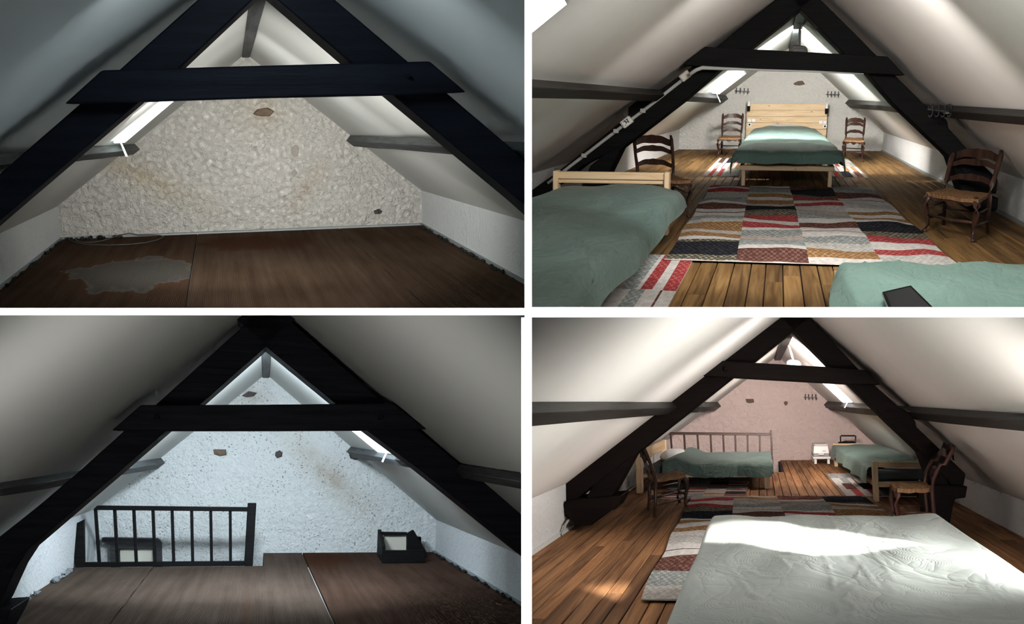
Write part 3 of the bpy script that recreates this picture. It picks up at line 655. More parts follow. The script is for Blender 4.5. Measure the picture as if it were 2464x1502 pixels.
build(BL, MB().prism(px(BL, 14.6, [(924, 1287), (978, 1286), (979, 1324), (926, 1326)]), 14.6, 14.64), 'panel', PANEL, parent=ck)
build(BL, MB().prism(px(BL, 14.55, [(915, 1281), (980, 1282), (980, 1287), (915, 1287)]), 14.5, 14.66), 'top_rail', BLACK, parent=ck)
build(BL, MB().box(b0[0], b1[0] + .2, 14.66, 14.8, .002, zt_ - .1), 'back_board', BLACK, parent=ck)

# ------------------------------------------------------------------ furnished rooms: floors
fTR = floor_base(TR, -3.1, 2.65, 3.0, 26.5, m=mat('joist_gap', (.02, .014, .01), .9))
planks(TR, fTR, -2.95, 2.55, 3.2, 26.42, .127, PLANK, seed=11)
fBR = floor_base(BR, -2.1, 2.4, 3.0, 18.9, m=mat('joist_gap_dark', (.018, .011, .008), .9))
NBX = BR.onz((1879, 1129))[0]
struct(BR, MB().box(NBX, 2.4, 18.9, 22.7, -.25, -.03), 'floor', STONE_D)
planks(BR, fBR, -2.03, 2.33, 3.2, 22.58, .115, PLANK_D, notch=(NBX, 18.9), seed=21)
struct(TR, MB().box(2.52, 2.55, 5, 26.45, 0, .03), 'baseboard_right', STRIP)
struct(BR, MB().box(-2.03, -2.00, 4, 18.0, 0, .03), 'baseboard_left', KNEE_W)

# ------------------------------------------------------------------ rugs
def rug(room, x0, x1, y0, y1, cols, label, along='x', mats=None, flip=False, ripple=.012, seed=1, yaw=0.0, lift=0.0):
    """woven patchwork rug; cols = list of columns, each [(letter, length), ...] from the far end to the near end"""
    mats = mats or RUGM; rnd = random.Random(seed)
    nc = len(cols); cuts = set()
    A, B = (x0, x1) if along == 'x' else (y0, y1)      # across
    P0, P1 = (y1, y0) if along == 'x' else (x0, x1)    # along stripes order
    prof = []
    for c in cols:
        tot = sum(l for _, l in c); acc = 0; pr = []
        for k, l in c: acc += l / tot; pr.append((acc, RK[k])); cuts.add(round(acc, 4))
        prof.append(pr)
    us = sorted(cuts | {0.0} | {i / 60 for i in range(61)}); us = [u for i, u in enumerate(us) if i == 0 or u - us[i - 1] > 1e-4]
    sub = 7; ws = [i / (nc * sub) for i in range(nc * sub + 1)]
    ph = [rnd.uniform(0, 6) for _ in range(6)]
    def hgt(u, w):
        e = min(1, min(u, 1 - u, w, 1 - w) * 14)
        return .012 + ripple * max(0, .5 + .8 * math.sin(w * 9 + ph[0] + 2 * math.sin(u * 4 + ph[2])) * math.sin(u * 23 + ph[1])) * e + .10 * ripple * math.sin(w * 40 + u * 17)
    rows = []
    cx_, cy_ = (x0 + x1) / 2, (y0 + y1) / 2
    def pt(u, w, z):
        a = A + (B - A) * w; p = P0 + (P1 - P0) * u
        x, y = (a, p) if along == 'x' else (p, a); z += lift
        wob = .012 * math.sin(u * 19 + ph[3]) * (1 if w > .99 else -1 if w < .01 else 0)
        x += wob if along == 'x' else 0
        return (cx_ + (x - cx_) - (y - cy_) * yaw, y + (x - cx_) * yaw * 2, z)
    for u in us: rows.append([pt(u, w, .002) for w in (0,)] + [pt(u, w, hgt(u, w)) for w in ws] + [pt(u, 1, .002)])
    first = [(x, y, .002 + lift) for x, y, z in rows[0]]; last = [(x, y, .002 + lift) for x, y, z in rows[-1]]
    rows = [first] + rows + [last]
    def mi(i, j):
        if i == 0 or i >= len(rows) - 2 or j == 0 or j >= len(ws): return 0
        um = (us[i - 1] + us[i]) / 2; c = prof[min(nc - 1, (j - 1) // sub)]
        if um < .006 or um > .994: return 0
        for acc, k in c:
            if um <= acc: return k
        return c[-1][1]
    return build(room, MB().grid(rows, mi), 'rug', mats, base=(cx_, cy_, 0), solid=False, label=label, cat='rug')
def col_px(segs):   # [(letter, zoom y end)] measured on the picture -> floor lengths
    out = []; last = None
    for k, zy in segs:
        y = 1.32 * F / (430 + zy * .2131 - 234)
        if last is not None: out.append((k, last - y))
        last = y
    return out
MAIN = [col_px([('', 45), ('R', 75), ('W', 95), ('R', 125), ('L', 190), ('G', 240), ('W', 265), ('B', 315), ('W', 347), ('B', 355), ('W', 400), ('G', 455), ('L', 490), ('Y', 565), ('L', 600), ('Y', 650), ('W', 680), ('O', 702), ('C', 850), ('O', 905)]),
        col_px([('', 45), ('W', 68), ('B', 73), ('G', 125), ('L', 160), ('Y', 190), ('W', 210), ('Y', 245), ('E', 270), ('C', 340), ('O', 390), ('R', 440), ('W', 480), ('R', 530), ('W', 550), ('G', 615), ('E', 660), ('G', 750), ('W', 790), ('B', 905)]),
        col_px([('', 45), ('B', 85), ('C', 150), ('O', 170), ('R', 215), ('W', 245), ('R', 275), ('L', 320), ('E', 360), ('G', 410), ('W', 450), ('B', 510), ('W', 570), ('B', 577), ('W', 630), ('G', 690), ('L', 762), ('Y', 850), ('W', 905)]),
        col_px([('', 45), ('L', 75), ('G', 120), ('B', 170), ('W', 200), ('B', 204), ('W', 240), ('L', 290), ('W', 320), ('Y', 350), ('W', 390), ('Y', 430), ('W', 455), ('C', 545), ('O', 600), ('R', 670), ('W', 735), ('R', 790), ('L', 905)])]
rug(TR, -.89, 1.39, 8.15, 15.3, MAIN, 'large striped patchwork rug on the plank floor before the double bed', ripple=.03, seed=2, yaw=0.012, lift=.016)
MAINR = [list(reversed(c)) for c in reversed(MAIN)]
rug(BR, -.90, 1.36, 6.75, 13.95, MAINR, 'large striped patchwork rug partly under the pale double bed', mats=RUGP, ripple=.03, seed=3, yaw=.02, lift=.016)
def rnd_cols(n, seed):
    r = random.Random(seed); out = []
    for _ in range(n):
        c = []
        for k in range(8): c.append((r.choice('WWLGRYBCEO'), r.uniform(.5, 1.4)))
        out.append(c)
    return out
SM = [[('W', 1), ('R', .8), ('W', .8), ('R', .8), ('L', .6), ('G', 1), ('E', .6), ('G', 1)], [('W', .9), ('G', .8), ('W', .5), ('B', .15), ('W', 1), ('Y', .8), ('W', .6), ('Y', .7), ('L', .6)], [('W', .6), ('B', 1), ('L', .6), ('C', 1.5), ('O', .5), ('R', .8), ('W', .5), ('R', .5)]]
SM2 = [list(reversed(SM[2])), SM[1], SM[0], list(reversed(SM[1]))]
rug(TR, -1.22, -.62, 17.4, 22.6, SM, 'small striped runner rug left of the double bed', 'y', seed=5, ripple=.006)
rug(TR, .88, 1.50, 17.5, 22.8, SM2, 'small striped runner rug right of the double bed beside a chair', 'y', seed=6, ripple=.006)
rug(TR, -1.85, -.63, 5.2, 8.42, [[('C', 1), ('G', 1), ('W', .7), ('C', .2), ('L', .8), ('B', 1.2), ('W', .6), ('G', 1), ('E', .5), ('G', .9), ('W', .25), ('R', .7), ('W', .6), ('R', .8)], [('B', 1.2), ('C', 2.4), ('W', .6), ('Y', .7), ('W', .5), ('Y', .7), ('W', .9), ('G', .8), ('W', .8), ('B', .12), ('W', .7)]][::-1],
    'small striped rug beside the dark green single bed', 'y', seed=7, ripple=.004)
rug(BR, -1.42, -.25, 13.75, 17.2, [SM[0] + SM[2], SM[1] + SM[0], SM[2] + SM[1], SM[0][::-1] + SM[2]], 'small striped rug partly under the single bed by the railing', mats=RUGP, seed=8, ripple=.006)
rug(BR, 1.07, 1.95, 14.1, 18.3, [SM[0], SM[2], SM[1], SM[0][::-1]], 'narrow striped runner rug beside the corner single bed', 'y', mats=RUGP, seed=9, ripple=.004)

# ------------------------------------------------------------------ beds
def drape(room, x0, x1, y0, y1, zt, dl, dr, df, db, name, m, parent=None, rx=.07, ry=.2, flare=.18, puff=.03, seed=1, step=.05, stepy=.12, extra=None, yaw=0.0, wob=.03, **kw):
    """bed cover lying on top and hanging over the edges by dl, dr, df (near) and db (far)"""
    rnd = random.Random(seed); ph = [rnd.uniform(0, 6.28) for _ in range(8)]
    us = np.concatenate([np.linspace(-dl, 0, max(2, int(dl / step) + 2))[:-1] if dl > 0 else [], np.linspace(0, x1 - x0, int((x1 - x0) / step) + 2), x1 - x0 + np.linspace(0, dr, max(2, int(dr / step) + 2))[1:] if dr > 0 else []])
    L = y1 - y0
    vs = np.concatenate([np.linspace(-df, 0, max(2, int(df / step) + 2))[:-1] if df > 0 else [], np.linspace(0, L, int(L / stepy) + 2), L + np.linspace(0, db, max(2, int(db / step) + 2))[1:] if db > 0 else []])
    W = x1 - x0; xm, ym = (x0 + x1) / 2, (y0 + y1) / 2
    rows = []
    def hang(o, r):
        if o <= 0: return 0.0, 0.0
        q = r * 1.2
        a = min(o / q, 1.0) * math.pi / 2; h = r * math.sin(a) * .6; d = q * .7 * (1 - math.cos(a)) + max(0, o - q)
        return h, d
    for v in vs:
        row = []
        for u in us:
            ou = max(0, -u, u - W); ov = max(0, -v, v - L); su = -1 if u < 0 else 1; sv = -1 if v < 0 else 1
            hx, dx = hang(ou, rx); hy, dy = hang(ov, rx)
            tu = min(max(u / W, 0), 1); tv = min(max(v / L, 0), 1)
            x = x0 + min(max(u, 0), W) + su * (hx + flare * ou); y = y0 + min(max(v, 0), L) + sv * (hy + flare * ov) * (ry / rx)
            if ou > 0: x += su * wob * math.sin(v * 4.1 + ph[0]) * min(1, ou * 4)
            if ov > 0: y += sv * 2 * wob * math.sin(u * 7.3 + ph[1]) * min(1, ov * 4)
            z = zt - dx - dy * (1 if ou == 0 else .75)
            z += puff * (1 - (2 * tu - 1) ** 4) * (1 - (2 * tv - 1) ** 6)
            z += .006 * math.sin(u * 9 + v * 2.1 + ph[2]) + .005 * math.sin(u * 15 - v * 3.3 + ph[3])
            if extra: z += extra(tu, tv, ou, ov, x, y)
            xx = xm + (x - xm) - (y - ym) * yaw[0] if yaw else x; yy = y + (x - xm) * yaw[1] if yaw else y
            row.append((xx, yy, z))
        rows.append(row)
    return build(room, MB().grid(rows), name, m, parent=parent, smooth=True, solid=False, **kw)
def mattress(room, x0, x1, y0, y1, z0, z1, m, parent):
    return build(room, MB().box(x0, x1, y0, y1, z0, z1), 'mattress', m, parent=parent, bevel=.03)

# double bed with pine headboard
DB = thing(TR, 'double_bed', (.1, 20.5, 0), 'double bed with a tall pine headboard and pine legs', 'bed')
fy = 15.55; rx0, rx1 = TR.ony((1780, 402), fy)[0], TR.ony((2008, 402), fy)[0]; rz1 = TR.ony((1900, 399), fy)[2]; rz0 = TR.ony((1900, 411.5), fy)[2]
build(TR, MB().box(rx0, rx1, fy, fy + .12, rz0, rz1), 'foot_rail', PINE_X, parent=DB, bevel=.008)
for xx in (rx0 + .03, rx1 - .08): build(TR, MB().box(xx, xx + .055, fy + .02, fy + .22, 0, rz0 + .02), 'leg', PINE_Z, parent=DB, bevel=.006)
for xx in (rx0 + .03, rx1 - .08): build(TR, MB().box(xx, xx + .055, 25.6, 25.8, 0, rz0 + .02), 'leg', PINE_Z, parent=DB)
for xx in (rx0, rx1 - .03): build(TR, MB().box(xx, xx + .03, fy + .12, 26.1, rz0, rz1), 'side_rail', PINE_Y, parent=DB, bevel=.005)
hb0 = TR.ony((1797.5, 243), 26.2); hb1 = TR.ony((1992.5, 249.5), 26.2); n_b = 6
for i in range(n_b):
    za = .22 + (hb1[2] - .22) * i / n_b; zb = .22 + (hb1[2] - .22) * (i + 1) / n_b
    build(TR, MB().box(hb0[0] + .004 * (i % 2), hb1[0] - .004 * ((i + 1) % 2), 26.2, 26.32, za + .002, zb - .002), 'headboard_plank', PINE_X, parent=DB, bevel=.004)
mattress(TR, rx0 + .08, rx1 - .08, fy + .5, 26.1, rz1, .47, SHEET, DB)
def pillow_bump(tu, tv, ou, ov, x, y): return .05 * math.exp(-((tv - .93) / .07) ** 2) * (1 - (2 * tu - 1) ** 4)
drape(TR, rx0 - .02, rx1 + .03, fy - .1, 26.1, .555, .26, .28, .23, 0, 'bedspread', SAGE, DB, rx=.10, ry=.25, flare=.10, puff=.05, seed=3, extra=pillow_bump, step=.04, stepy=.15)
drape(TR, -.30, .62, 25.7, 26.12, .60, .12, .12, .0, 0, 'pillow', SHEET, DB, puff=.06, rx=.05, seed=5)

# dark green single bed, left
SB = thing(TR, 'single_bed', (-1.55, 6.6, 0), 'pine single bed with a dark satiny green cover beside the walnut chair', 'bed')
yb_ = 9.75; a = TR.ony((1336, 413), yb_); b = TR.ony((1610, 412), yb_)
build(TR, MB().box(a[0], b[0] - .04, yb_, yb_ + .10, a[2] - .072, a[2]), 'end_board', PINE_X, parent=SB, bevel=.008)
build(TR, MB().box(a[0] + .02, b[0] - .04, yb_ + .02, yb_ + .09, a[2] - .112, a[2] - .076), 'end_rail', PINE_X, parent=SB, bevel=.005)
for x0_, x1_ in ((b[0] - .045, b[0] + .005), (a[0] - .02, a[0] + .03)): build(TR, MB().box(x0_, x1_, yb_ - .03, yb_ + .13, 0, a[2] + .008), 'post', PINE_Z, parent=SB, bevel=.008)
build(TR, MB().box(-1.02, -.99, 3.6, yb_, .22, .32), 'side_rail', PINE_Y, parent=SB, bevel=.005)
mattress(TR, -2.02, -1.06, 3.3, yb_ - .15, .3, .42, SHEET, SB)
def soft(tu, tv, ou, ov, x, y): return -.06 * max(0, tu - .62) ** 1.2 * (1.0) + .02 * math.sin(tv * 11 + tu * 5)
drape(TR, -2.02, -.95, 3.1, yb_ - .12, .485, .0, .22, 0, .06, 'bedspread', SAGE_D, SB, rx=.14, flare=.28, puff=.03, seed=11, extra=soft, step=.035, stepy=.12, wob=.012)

# pale green single bed, right foreground
SB2 = thing(TR, 'single_bed', (1.4, 4.8, 0), 'pine single bed with a wrinkled pale green cover under the dark phone', 'bed')
mattress(TR, .42, 2.5, 3.2, 6.1, .2, .355, SHEET, SB2)
for x0_ in (.38, 2.4): build(TR, MB().box(x0_, x0_ + .055, 6.25, 6.42, 0, .26), 'leg', PINE_Z, parent=SB2, bevel=.005)
build(TR, MB().box(.40, .43, 3.3, 6.3, .17, .24), 'side_rail', PINE_Y, parent=SB2, bevel=.004)
def creases(room, z, lines, h, w):
    """raised fold lines in a cover, from picture polylines lying on the cover's top"""
    segs = []
    for ln in lines:
        q = [room.onz(p, z)[:2] * np.array([1, .45]) for p in ln]
        segs += list(zip(q[:-1], q[1:]))
    def f(x, y):
        p = np.array([x, y * .45]); out = 0.0
        for a, b in segs:
            d = b - a; t = min(1, max(0, (p - a).dot(d) / d.dot(d))); r = p - a - d * t; k = math.hypot(*r)
            if k < 4 * w: out = max(out, math.exp(-(k / w) ** 2) * (1 - .5 * abs(2 * t - 1)))
        return out * h
    return f
cr2 = creases(TR, .385, [[(2144, 633), (2175, 605), (2208, 592)], [(2249, 628), (2262, 610), (2275, 588)], [(2262, 738), (2264, 700), (2276, 676), (2290, 651)], [(2305, 610), (2303, 655)], [(2365, 608), (2368, 628)], [(2385, 645), (2390, 690)], [(2067, 600), (2092, 640), (2121, 712)], [(2213, 625), (2232, 675), (2256, 700)], [(2312, 690), (2316, 739)], [(2350, 592), (2366, 612)]], .010, .007)
def wr(tu, tv, ou, ov, x, y): return .004 * math.sin(tu * 31 + 4 * math.sin(tv * 7)) * math.exp(-ou * 8) + .003 * math.sin(tv * 17 + tu * 9) + cr2(x, y)
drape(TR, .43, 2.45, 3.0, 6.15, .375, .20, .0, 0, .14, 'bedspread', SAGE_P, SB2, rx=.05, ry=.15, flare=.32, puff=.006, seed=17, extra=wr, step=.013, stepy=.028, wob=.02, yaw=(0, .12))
# phone lying on it
q = [TR.onz(p, .405) for p in ((2121, 710), (2191.5, 693.5), (2248, 750), (2147, 775))]
up_ = np.array([0, 0, 1.0])
def inset(q, f): c = sum(q) / 4; return [c + (p - c) * f for p in q]
ph_ = thing(TR, 'phone', tuple(sum(q) / 4), 'dark phone with a glossy screen lying on the pale green cover', 'phone')
build(TR, MB().loft(q, [p + up_ * .012 for p in q]), 'case', CASE, parent=ph_, bevel=.003)
build(TR, MB().loft([p + up_ * .0125 for p in inset(q, .97)], [p + up_ * .0165 for p in inset(q, .96)]), 'bezel', BLACKPL, parent=ph_)
build(TR, MB().loft([p + up_ * .0166 for p in inset(q, .84)], [p + up_ * .0175 for p in inset(q, .84)]), 'screen', SCREEN, parent=ph_)

# pale double bed in the lower right foreground
PB = thing(BR, 'double_bed', (.4, 5.2, 0), 'double bed with a pale wrinkled cover filling the foreground', 'bed')
mattress(BR, -.28, 1.06, 3.2, 6.95, .28, .50, SHEET, PB)
build(BR, MB().box(-.26, 1.04, 3.2, 6.9, .18, .28), 'bed_frame', PINE_X, parent=PB)
for xx in (-.22, .95): build(BR, MB().box(xx, xx + .06, 6.45, 6.65, 0.001, .18), 'leg', PINE_Z, parent=PB)
cr3 = creases(BR, .55, [[(1870, 1219), (1885, 1290), (1902, 1340)], [(1920, 1222), (1950, 1290), (1985, 1350), (2003, 1392)], [(1985, 1225), (2020, 1290), (2048, 1330), (2110, 1420)], [(2030, 1232), (2075, 1290), (2110, 1345), (2150, 1400)], [(2100, 1255), (2150, 1295)], [(2045, 1320), (2080, 1270), (2120, 1240)], [(1792, 1362), (1845, 1390), (1890, 1395)], [(1870, 1340), (1905, 1378)], [(2003, 1392), (2003, 1425), (2060, 1400), (2075, 1372)], [(2150, 1290), (2240, 1310), (2330, 1320)], [(1770, 1370), (1800, 1420), (1830, 1440)], [(1655, 1500), (1665, 1420)], [(2010, 1450), (2025, 1502)], [(2048, 1430), (2030, 1450), (2060, 1470), (2045, 1502)]], .006, .006)
def pbx(tu, tv, ou, ov, x, y): return cr3(x, y)
drape(BR, -.33, 1.10, 3.0, 7.1, .53, .30, .30, 0, .28, 'bedspread', PALE, PB, rx=.07, ry=.20, flare=.04, puff=.03, seed=23, step=.012, stepy=.028, wob=.012, yaw=(0, .10), extra=pbx)

# single bed along the railing
GB = thing(BR, 'single_bed', (-.8, 16.8, 0), 'pine single bed with rumpled green cover in front of the brown railing', 'bed')
g0 = BR.onz((1547, 1179)); g1 = BR.onz((1851, 1167)); gy0, gy1 = 15.3, 18.6
ex = BR.onz((1547, 1179))[0]
build(BR, MB().box(ex - .02, ex + .06, 14.55, 14.80, 0, .62), 'post', PINE_Z, parent=GB, bevel=.006)
build(BR, MB().box(ex - .02, ex + .06, 18.5, 18.7, 0, .62), 'post', PINE_Z, parent=GB, bevel=.006)
build(BR, MB().box(ex - .0, ex + .045, 14.7, 18.6, .45, .62), 'end_board', PINE_Y, parent=GB, bevel=.008)
build(BR, MB().box(g1[0] - .07, g1[0] + .01, 15.35, 15.6, 0, .24), 'leg', PINE_Z, parent=GB, bevel=.005)
build(BR, MB().box(ex, g1[0] + .01, 15.3, 15.42, .175, .225), 'side_rail', PINE_X, parent=GB, bevel=.005)
mattress(BR, ex + .08, g1[0] + .0, 15.4, 18.6, .2, .36, MATTRESS, GB)
build(BR, MB().blob((ex + .32, 17.0, .42), (.20, 1.2, .10), seed=4, jit=.05, n=16, m=10), 'pillow', SHEET, parent=GB, smooth=True)
def gb(tu, tv, ou, ov, x, y): return .085 * math.exp(-((tu - .13) / .11) ** 2) * (1 - .4 * min(1, ov * 5)) + .018 * math.sin(tu * 60) * math.exp(-tu * 5) * min(1, ov * 6 + .2)
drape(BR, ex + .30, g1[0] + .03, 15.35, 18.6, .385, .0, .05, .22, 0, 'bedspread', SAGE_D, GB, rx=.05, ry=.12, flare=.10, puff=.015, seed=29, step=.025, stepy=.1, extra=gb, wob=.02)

# single bed in the far right corner
HB = thing(BR, 'single_bed', (1.8, 16.8, 0), 'pine single bed with green cover pushed into the right corner', 'bed')
hx0 = BR.onz((2109, 1208))[0]; hx1 = 2.27; hy = BR.onz((2109, 1208))[1]
for xx in (hx0 - .02, hx1 - .05): build(BR, MB().box(xx, xx + .06, hy, hy + .2, 0, .505), 'post', PINE_Z, parent=HB, bevel=.008)
build(BR, MB().box(hx0 + .04, hx1 - .05, hy + .04, hy + .12, .43, .495), 'end_board', PINE_X, parent=HB, bevel=.006)
build(BR, MB().box(hx0 + .04, hx1 - .05, hy + .04, hy + .12, .18, .25), 'end_rail', PINE_X, parent=HB, bevel=.005)
build(BR, MB().box(hx0 - .01, hx0 + .02, hy + .2, 20.6, .18, .245), 'side_rail', PINE_Y, parent=HB, bevel=.004)
build(BR, MB().box(hx0 - .03, hx0 + .03, 20.3, 20.55, 0, .40), 'post', PINE_Z, parent=HB, bevel=.006)
build(BR, MB().box(hx0 - .03, hx0 + .5, 20.55, 20.65, .38, .43), 'end_rail', PINE_X, parent=HB)
mattress(BR, hx0 + .03, hx1 - .02, hy + .16, 20.5, .25, .38, MATTRESS, HB)
build(BR, MB().blob((1.85, hy + .55, .40), (.33, .32, .05), seed=6, jit=.05, n=16, m=10), 'pillow', SHEET, parent=HB, smooth=True)
def hbx(tu, tv, ou, ov, x, y): return .03 * math.sin(tv * 30 + tu * 8) * math.exp(-tv * 4) * .5
drape(BR, hx0 - .01, hx1 - .05, hy + .45, 20.5, .41, .24, 0, 0, 0, 'bedspread', SAGE, HB, rx=.05, ry=.15, flare=.14, puff=.03, seed=31, step=.03, stepy=.12, extra=hbx)

# ------------------------------------------------------------------ ladder-back chairs with rush seats
def chair(room, o, a, b, hs, m, label, zt=.88, zs=.40, rake=.28, r=.019, z0=0.0):
    o = np.array([o[0], o[1], z0]); a = np.array([a[0], a[1], 0.]); b = np.array([b[0], b[1], 0.]); up = np.array([0, 0, 1.])
    P = lambda u, v, h: o + a * u + b * v + up * (h * hs)      # u -.5..5 across, v 0 back .. 1 front
    t = thing(room, 'ladder_back_chair', tuple(P(0, .5, 0)), label, 'chair', 'ladder-back chairs with rush seats')
    ys = max(1.0, np.linalg.norm(b) / .45 * .55)
    for s in (-1, 1):
        pts = [P(s * .47, -.02, 0), P(s * .47, .03, .20), P(s * .47, .05, zs), P(s * .48, 0, zs + .10), P(s * .50, -rake * .35, zs + .22), P(s * .50, -rake * .55, zt - .16), P(s * .51, -rake * .9, zt - .05), P(s * .495, -rake, zt)]
        build(room, MB().tube(pts, [r * .8, r, r * 1.1, r * 1.15, r * .95, r * 1.15, r * 1.1, r * .8], 8, ys=ys), 'back_post', m, parent=t, smooth=True)
        pts = [P(s * .46, .97, zs + .01), P(s * .52, 1.04, zs - .05), P(s * .53, 1.08, zs - .12), P(s * .49, 1.02, .18), P(s * .47, .99, .08), P(s * .50, 1.05, .025), P(s * .52, 1.09, 0.004)]
        build(room, MB().tube(pts, [r * 1.2, r * 1.5, r * 1.3, r * .95, r * .8, r * .85, r * 1.0], 8, ys=ys), 'leg', m, parent=t, smooth=True)
        build(room, MB().tube([P(s * .47, .02, .13), P(s * .47, 1.0, .15)], r * .55, 6), 'stretcher', m, parent=t, smooth=True)
        build(room, MB().tube([P(s * .47, .02, .27), P(s * .48, 1.0, .27)], r * .5, 6), 'stretcher', m, parent=t, smooth=True)
    build(room, MB().tube([P(-.47, .03, .20), P(.47, .03, .20)], r * .5, 6), 'stretcher', m, parent=t, smooth=True)
    build(room, MB().tube([P(-.49, 1.02, .19), P(0, 1.03, .175), P(.49, 1.02, .19)], [r * .6, r * .8, r * .6], 6), 'stretcher', m, parent=t, smooth=True)
    for k, (h0, vv, hh) in enumerate(((zt - .055, -rake * .92, .062), (zs + .30, -rake * .62, .045), (zs + .14, -rake * .2, .045))):
        G = []
        for i in range(25):
            u = -.49 + .98 * i / 24; w = 2 * abs(u)
            arch = .030 * math.cos(u * math.pi * 2 * 1.0) * .6 + .020 * math.exp(-(u / .10) ** 2) - .012 * math.cos(u * 4 * math.pi)
            top = h0 + .025 + arch + (.0 if k else .012); bot = h0 - hh + .012 + arch * .75 - .012 * math.exp(-(u / .12) ** 2)
            vd = vv - .05 * (1 - w ** 2)
            G.append([P(u, vd, bot), P(u, vd - .035, bot), P(u, vd - .035, top), P(u, vd, top), P(u, vd, bot)])
        build(room, MB().grid(G), 'back_slat', m, parent=t, smooth=False)
    # woven seat, wider at the front, softly domed
    G = []
    for i in range(11):
        v = i / 10; row = []
        for j in range(13):
            u = -1 + 2 * j / 12; wd_ = (.44 + .10 * v)
            e = max(abs(u), abs(2 * v - 1)); z = zs + .012 + .014 * (1 - e ** 4) + .006 * math.cos((abs(u) - abs(2 * v - 1)) * 5)
            vv = v * 1.04 + (.05 * (1 - u * u) if v > .5 else 0) * v
            row.append(P(u * wd_, vv, z))
        G.append(row)
    mb = MB().grid(G); Gb = [[p - up * .035 * hs for p in row] for row in G]; mb.grid(Gb)
    for e0, e1 in ((G[0], Gb[0]), (G[-1], Gb[-1]), ([r_[0] for r_ in G], [r_[0] for r_ in Gb]), ([r_[-1] for r_ in G], [r_[-1] for r_ in Gb])): mb.grid([e0, e1])
    build(room, mb, 'seat', RUSH, parent=t, smooth=True, solid=False)
    G = []
    for i in range(17):
        u = -.50 + 1.0 * i / 16; lo = zs - .055 - .018 * math.cos(u * 6 * math.pi) - .012 * math.cos(u * 2 * math.pi)
        G.append([P(u, 1.0, lo), P(u, 1.05, lo), P(u, 1.05, zs - .02), P(u, 1.0, zs - .02), P(u, 1.0, lo)])
    build(room, MB().grid(G), 'apron', m, parent=t, solid=False)
    return t
def chair_px(room, RL, FL, FR, *args, **kw):
    rl, fl, fr = (room.onz(p) for p in (RL, FL, FR)); a = fr - fl; b = fl - rl; o = rl + a / 2
    return chair(room, o, a / .96, b / 1.02, *args, **kw)
chair(TR, (-1.43, 12.25), (.47, -.12), (.25, -.85), 1.0, CHAIRWOOD, 'walnut ladder-back chair half hidden behind the pine end board, left of the large rug', zt=.865, zs=.40)
chair_px(TR, (2269, 541), (2229, 558), (2339, 581), .92, CHAIRWOOD, 'walnut ladder-back chair with rush seat standing right of the large rug', zt=.86, zs=.41, rake=.42, r=.023)
chair(TR, (-1.05, 24.3), (.46, 0), (0, -1.2), 1.0, CHAIRWOOD, 'walnut ladder-back chair against the white wall left of the headboard', zt=.94, zs=.42, r=.022)
chair(TR, (1.66, 23.5), (.36, -.35), (-.10, -1.3), 1.0, CHAIRWOOD, 'walnut ladder-back chair against the white wall right of the headboard', zt=.86, zs=.42, r=.022)
chair(BR, ((-1.23 - 1.39) / 2, 12.0), (.16, -.8), (.29, .8), .98, CHAIRWOOD, 'walnut ladder-back chair seen from the side beside the railing bed', zt=.86, zs=.42, rake=.30, r=.021)
chair(BR, (1.47, 9.75), (.03, .62), (-.30, -.03), 1.0, CHAIRRED, 'dark mahogany ladder-back chair in the shadow by the corner bed', zt=.85, zs=.47, rake=.62, r=.017, z0=.03)

# ------------------------------------------------------------------ wall fittings in the upper right room
def lamp(room, x, z, y, label):
    t = thing(room, 'wall_lamp', (x, y, z), label, 'lamp')
    ring = lambda zz, r: [(x + r * math.cos(k * math.pi / 8), y - .14 + 1.6 * r * math.sin(k * math.pi / 8), zz) for k in range(16)]
    build(room, MB().loft(ring(z - .13, .036), ring(z - .0, .040)), 'lamp_body', BLACKPL, parent=t)
    build(room, MB().loft(ring(z + .001, .037), ring(z + .115, .037)), 'lamp_glass', GLASSW, parent=t)
    build(room, MB().box(x - .02, x + .02, y - .09, y, z - .11, z - .03), 'bracket', BLACKPL, parent=t)
p = TR.ony((1802, 255), 26.2); lamp(TR, p[0], p[2], 26.195, 'black wall lamp with white glass at the left edge of the headboard')
p = TR.ony((1988.5, 261), 26.2); lamp(TR, p[0], p[2], 26.195, 'black wall lamp with white glass at the right edge of the headboard')
def socket(room, c, label, kind):
    p = room.ony(c, 26.19); t = thing(room, 'wall_socket' if kind else 'light_switch', tuple(p), label, 'socket' if kind else 'switch', 'switches and sockets on the headboard')
    build(room, MB().box(p[0] - .046, p[0] + .046, 26.165, 26.195, p[2] - .042, p[2] + .042), 'cover_plate', PLASTIC, parent=t, bevel=.006)
    if kind:
        ring = lambda yy, r: [(p[0] + r * math.cos(k * math.pi / 6), yy, p[2] + r * math.sin(k * math.pi / 6)) for k in range(12)]
        build(room, MB().loft(ring(26.164, .024), ring(26.161, .022)), 'socket_well', BLACKPL, parent=t)
    else: build(room, MB().box(p[0] - .026, p[0] + .026, 26.158, 26.166, p[2] - .03, p[2] + .03), 'rocker', GLASSW, parent=t, bevel=.003)
socket(TR, (1803.5, 290), 'white switch at the outer left edge of the headboard', 0); socket(TR, (1813.5, 290), 'white switch nearer the bed on the headboard left side', 0)
socket(TR, (1803.5, 300), 'white socket below the switches on the headboard left side', 1)
socket(TR, (1975, 294), 'white switch nearer the bed on the headboard right side', 0); socket(TR, (1985, 294.5), 'white switch at the outer right edge of the headboard', 0)
socket(TR, (1985, 304), 'white socket below the switches on the headboard right side', 1)
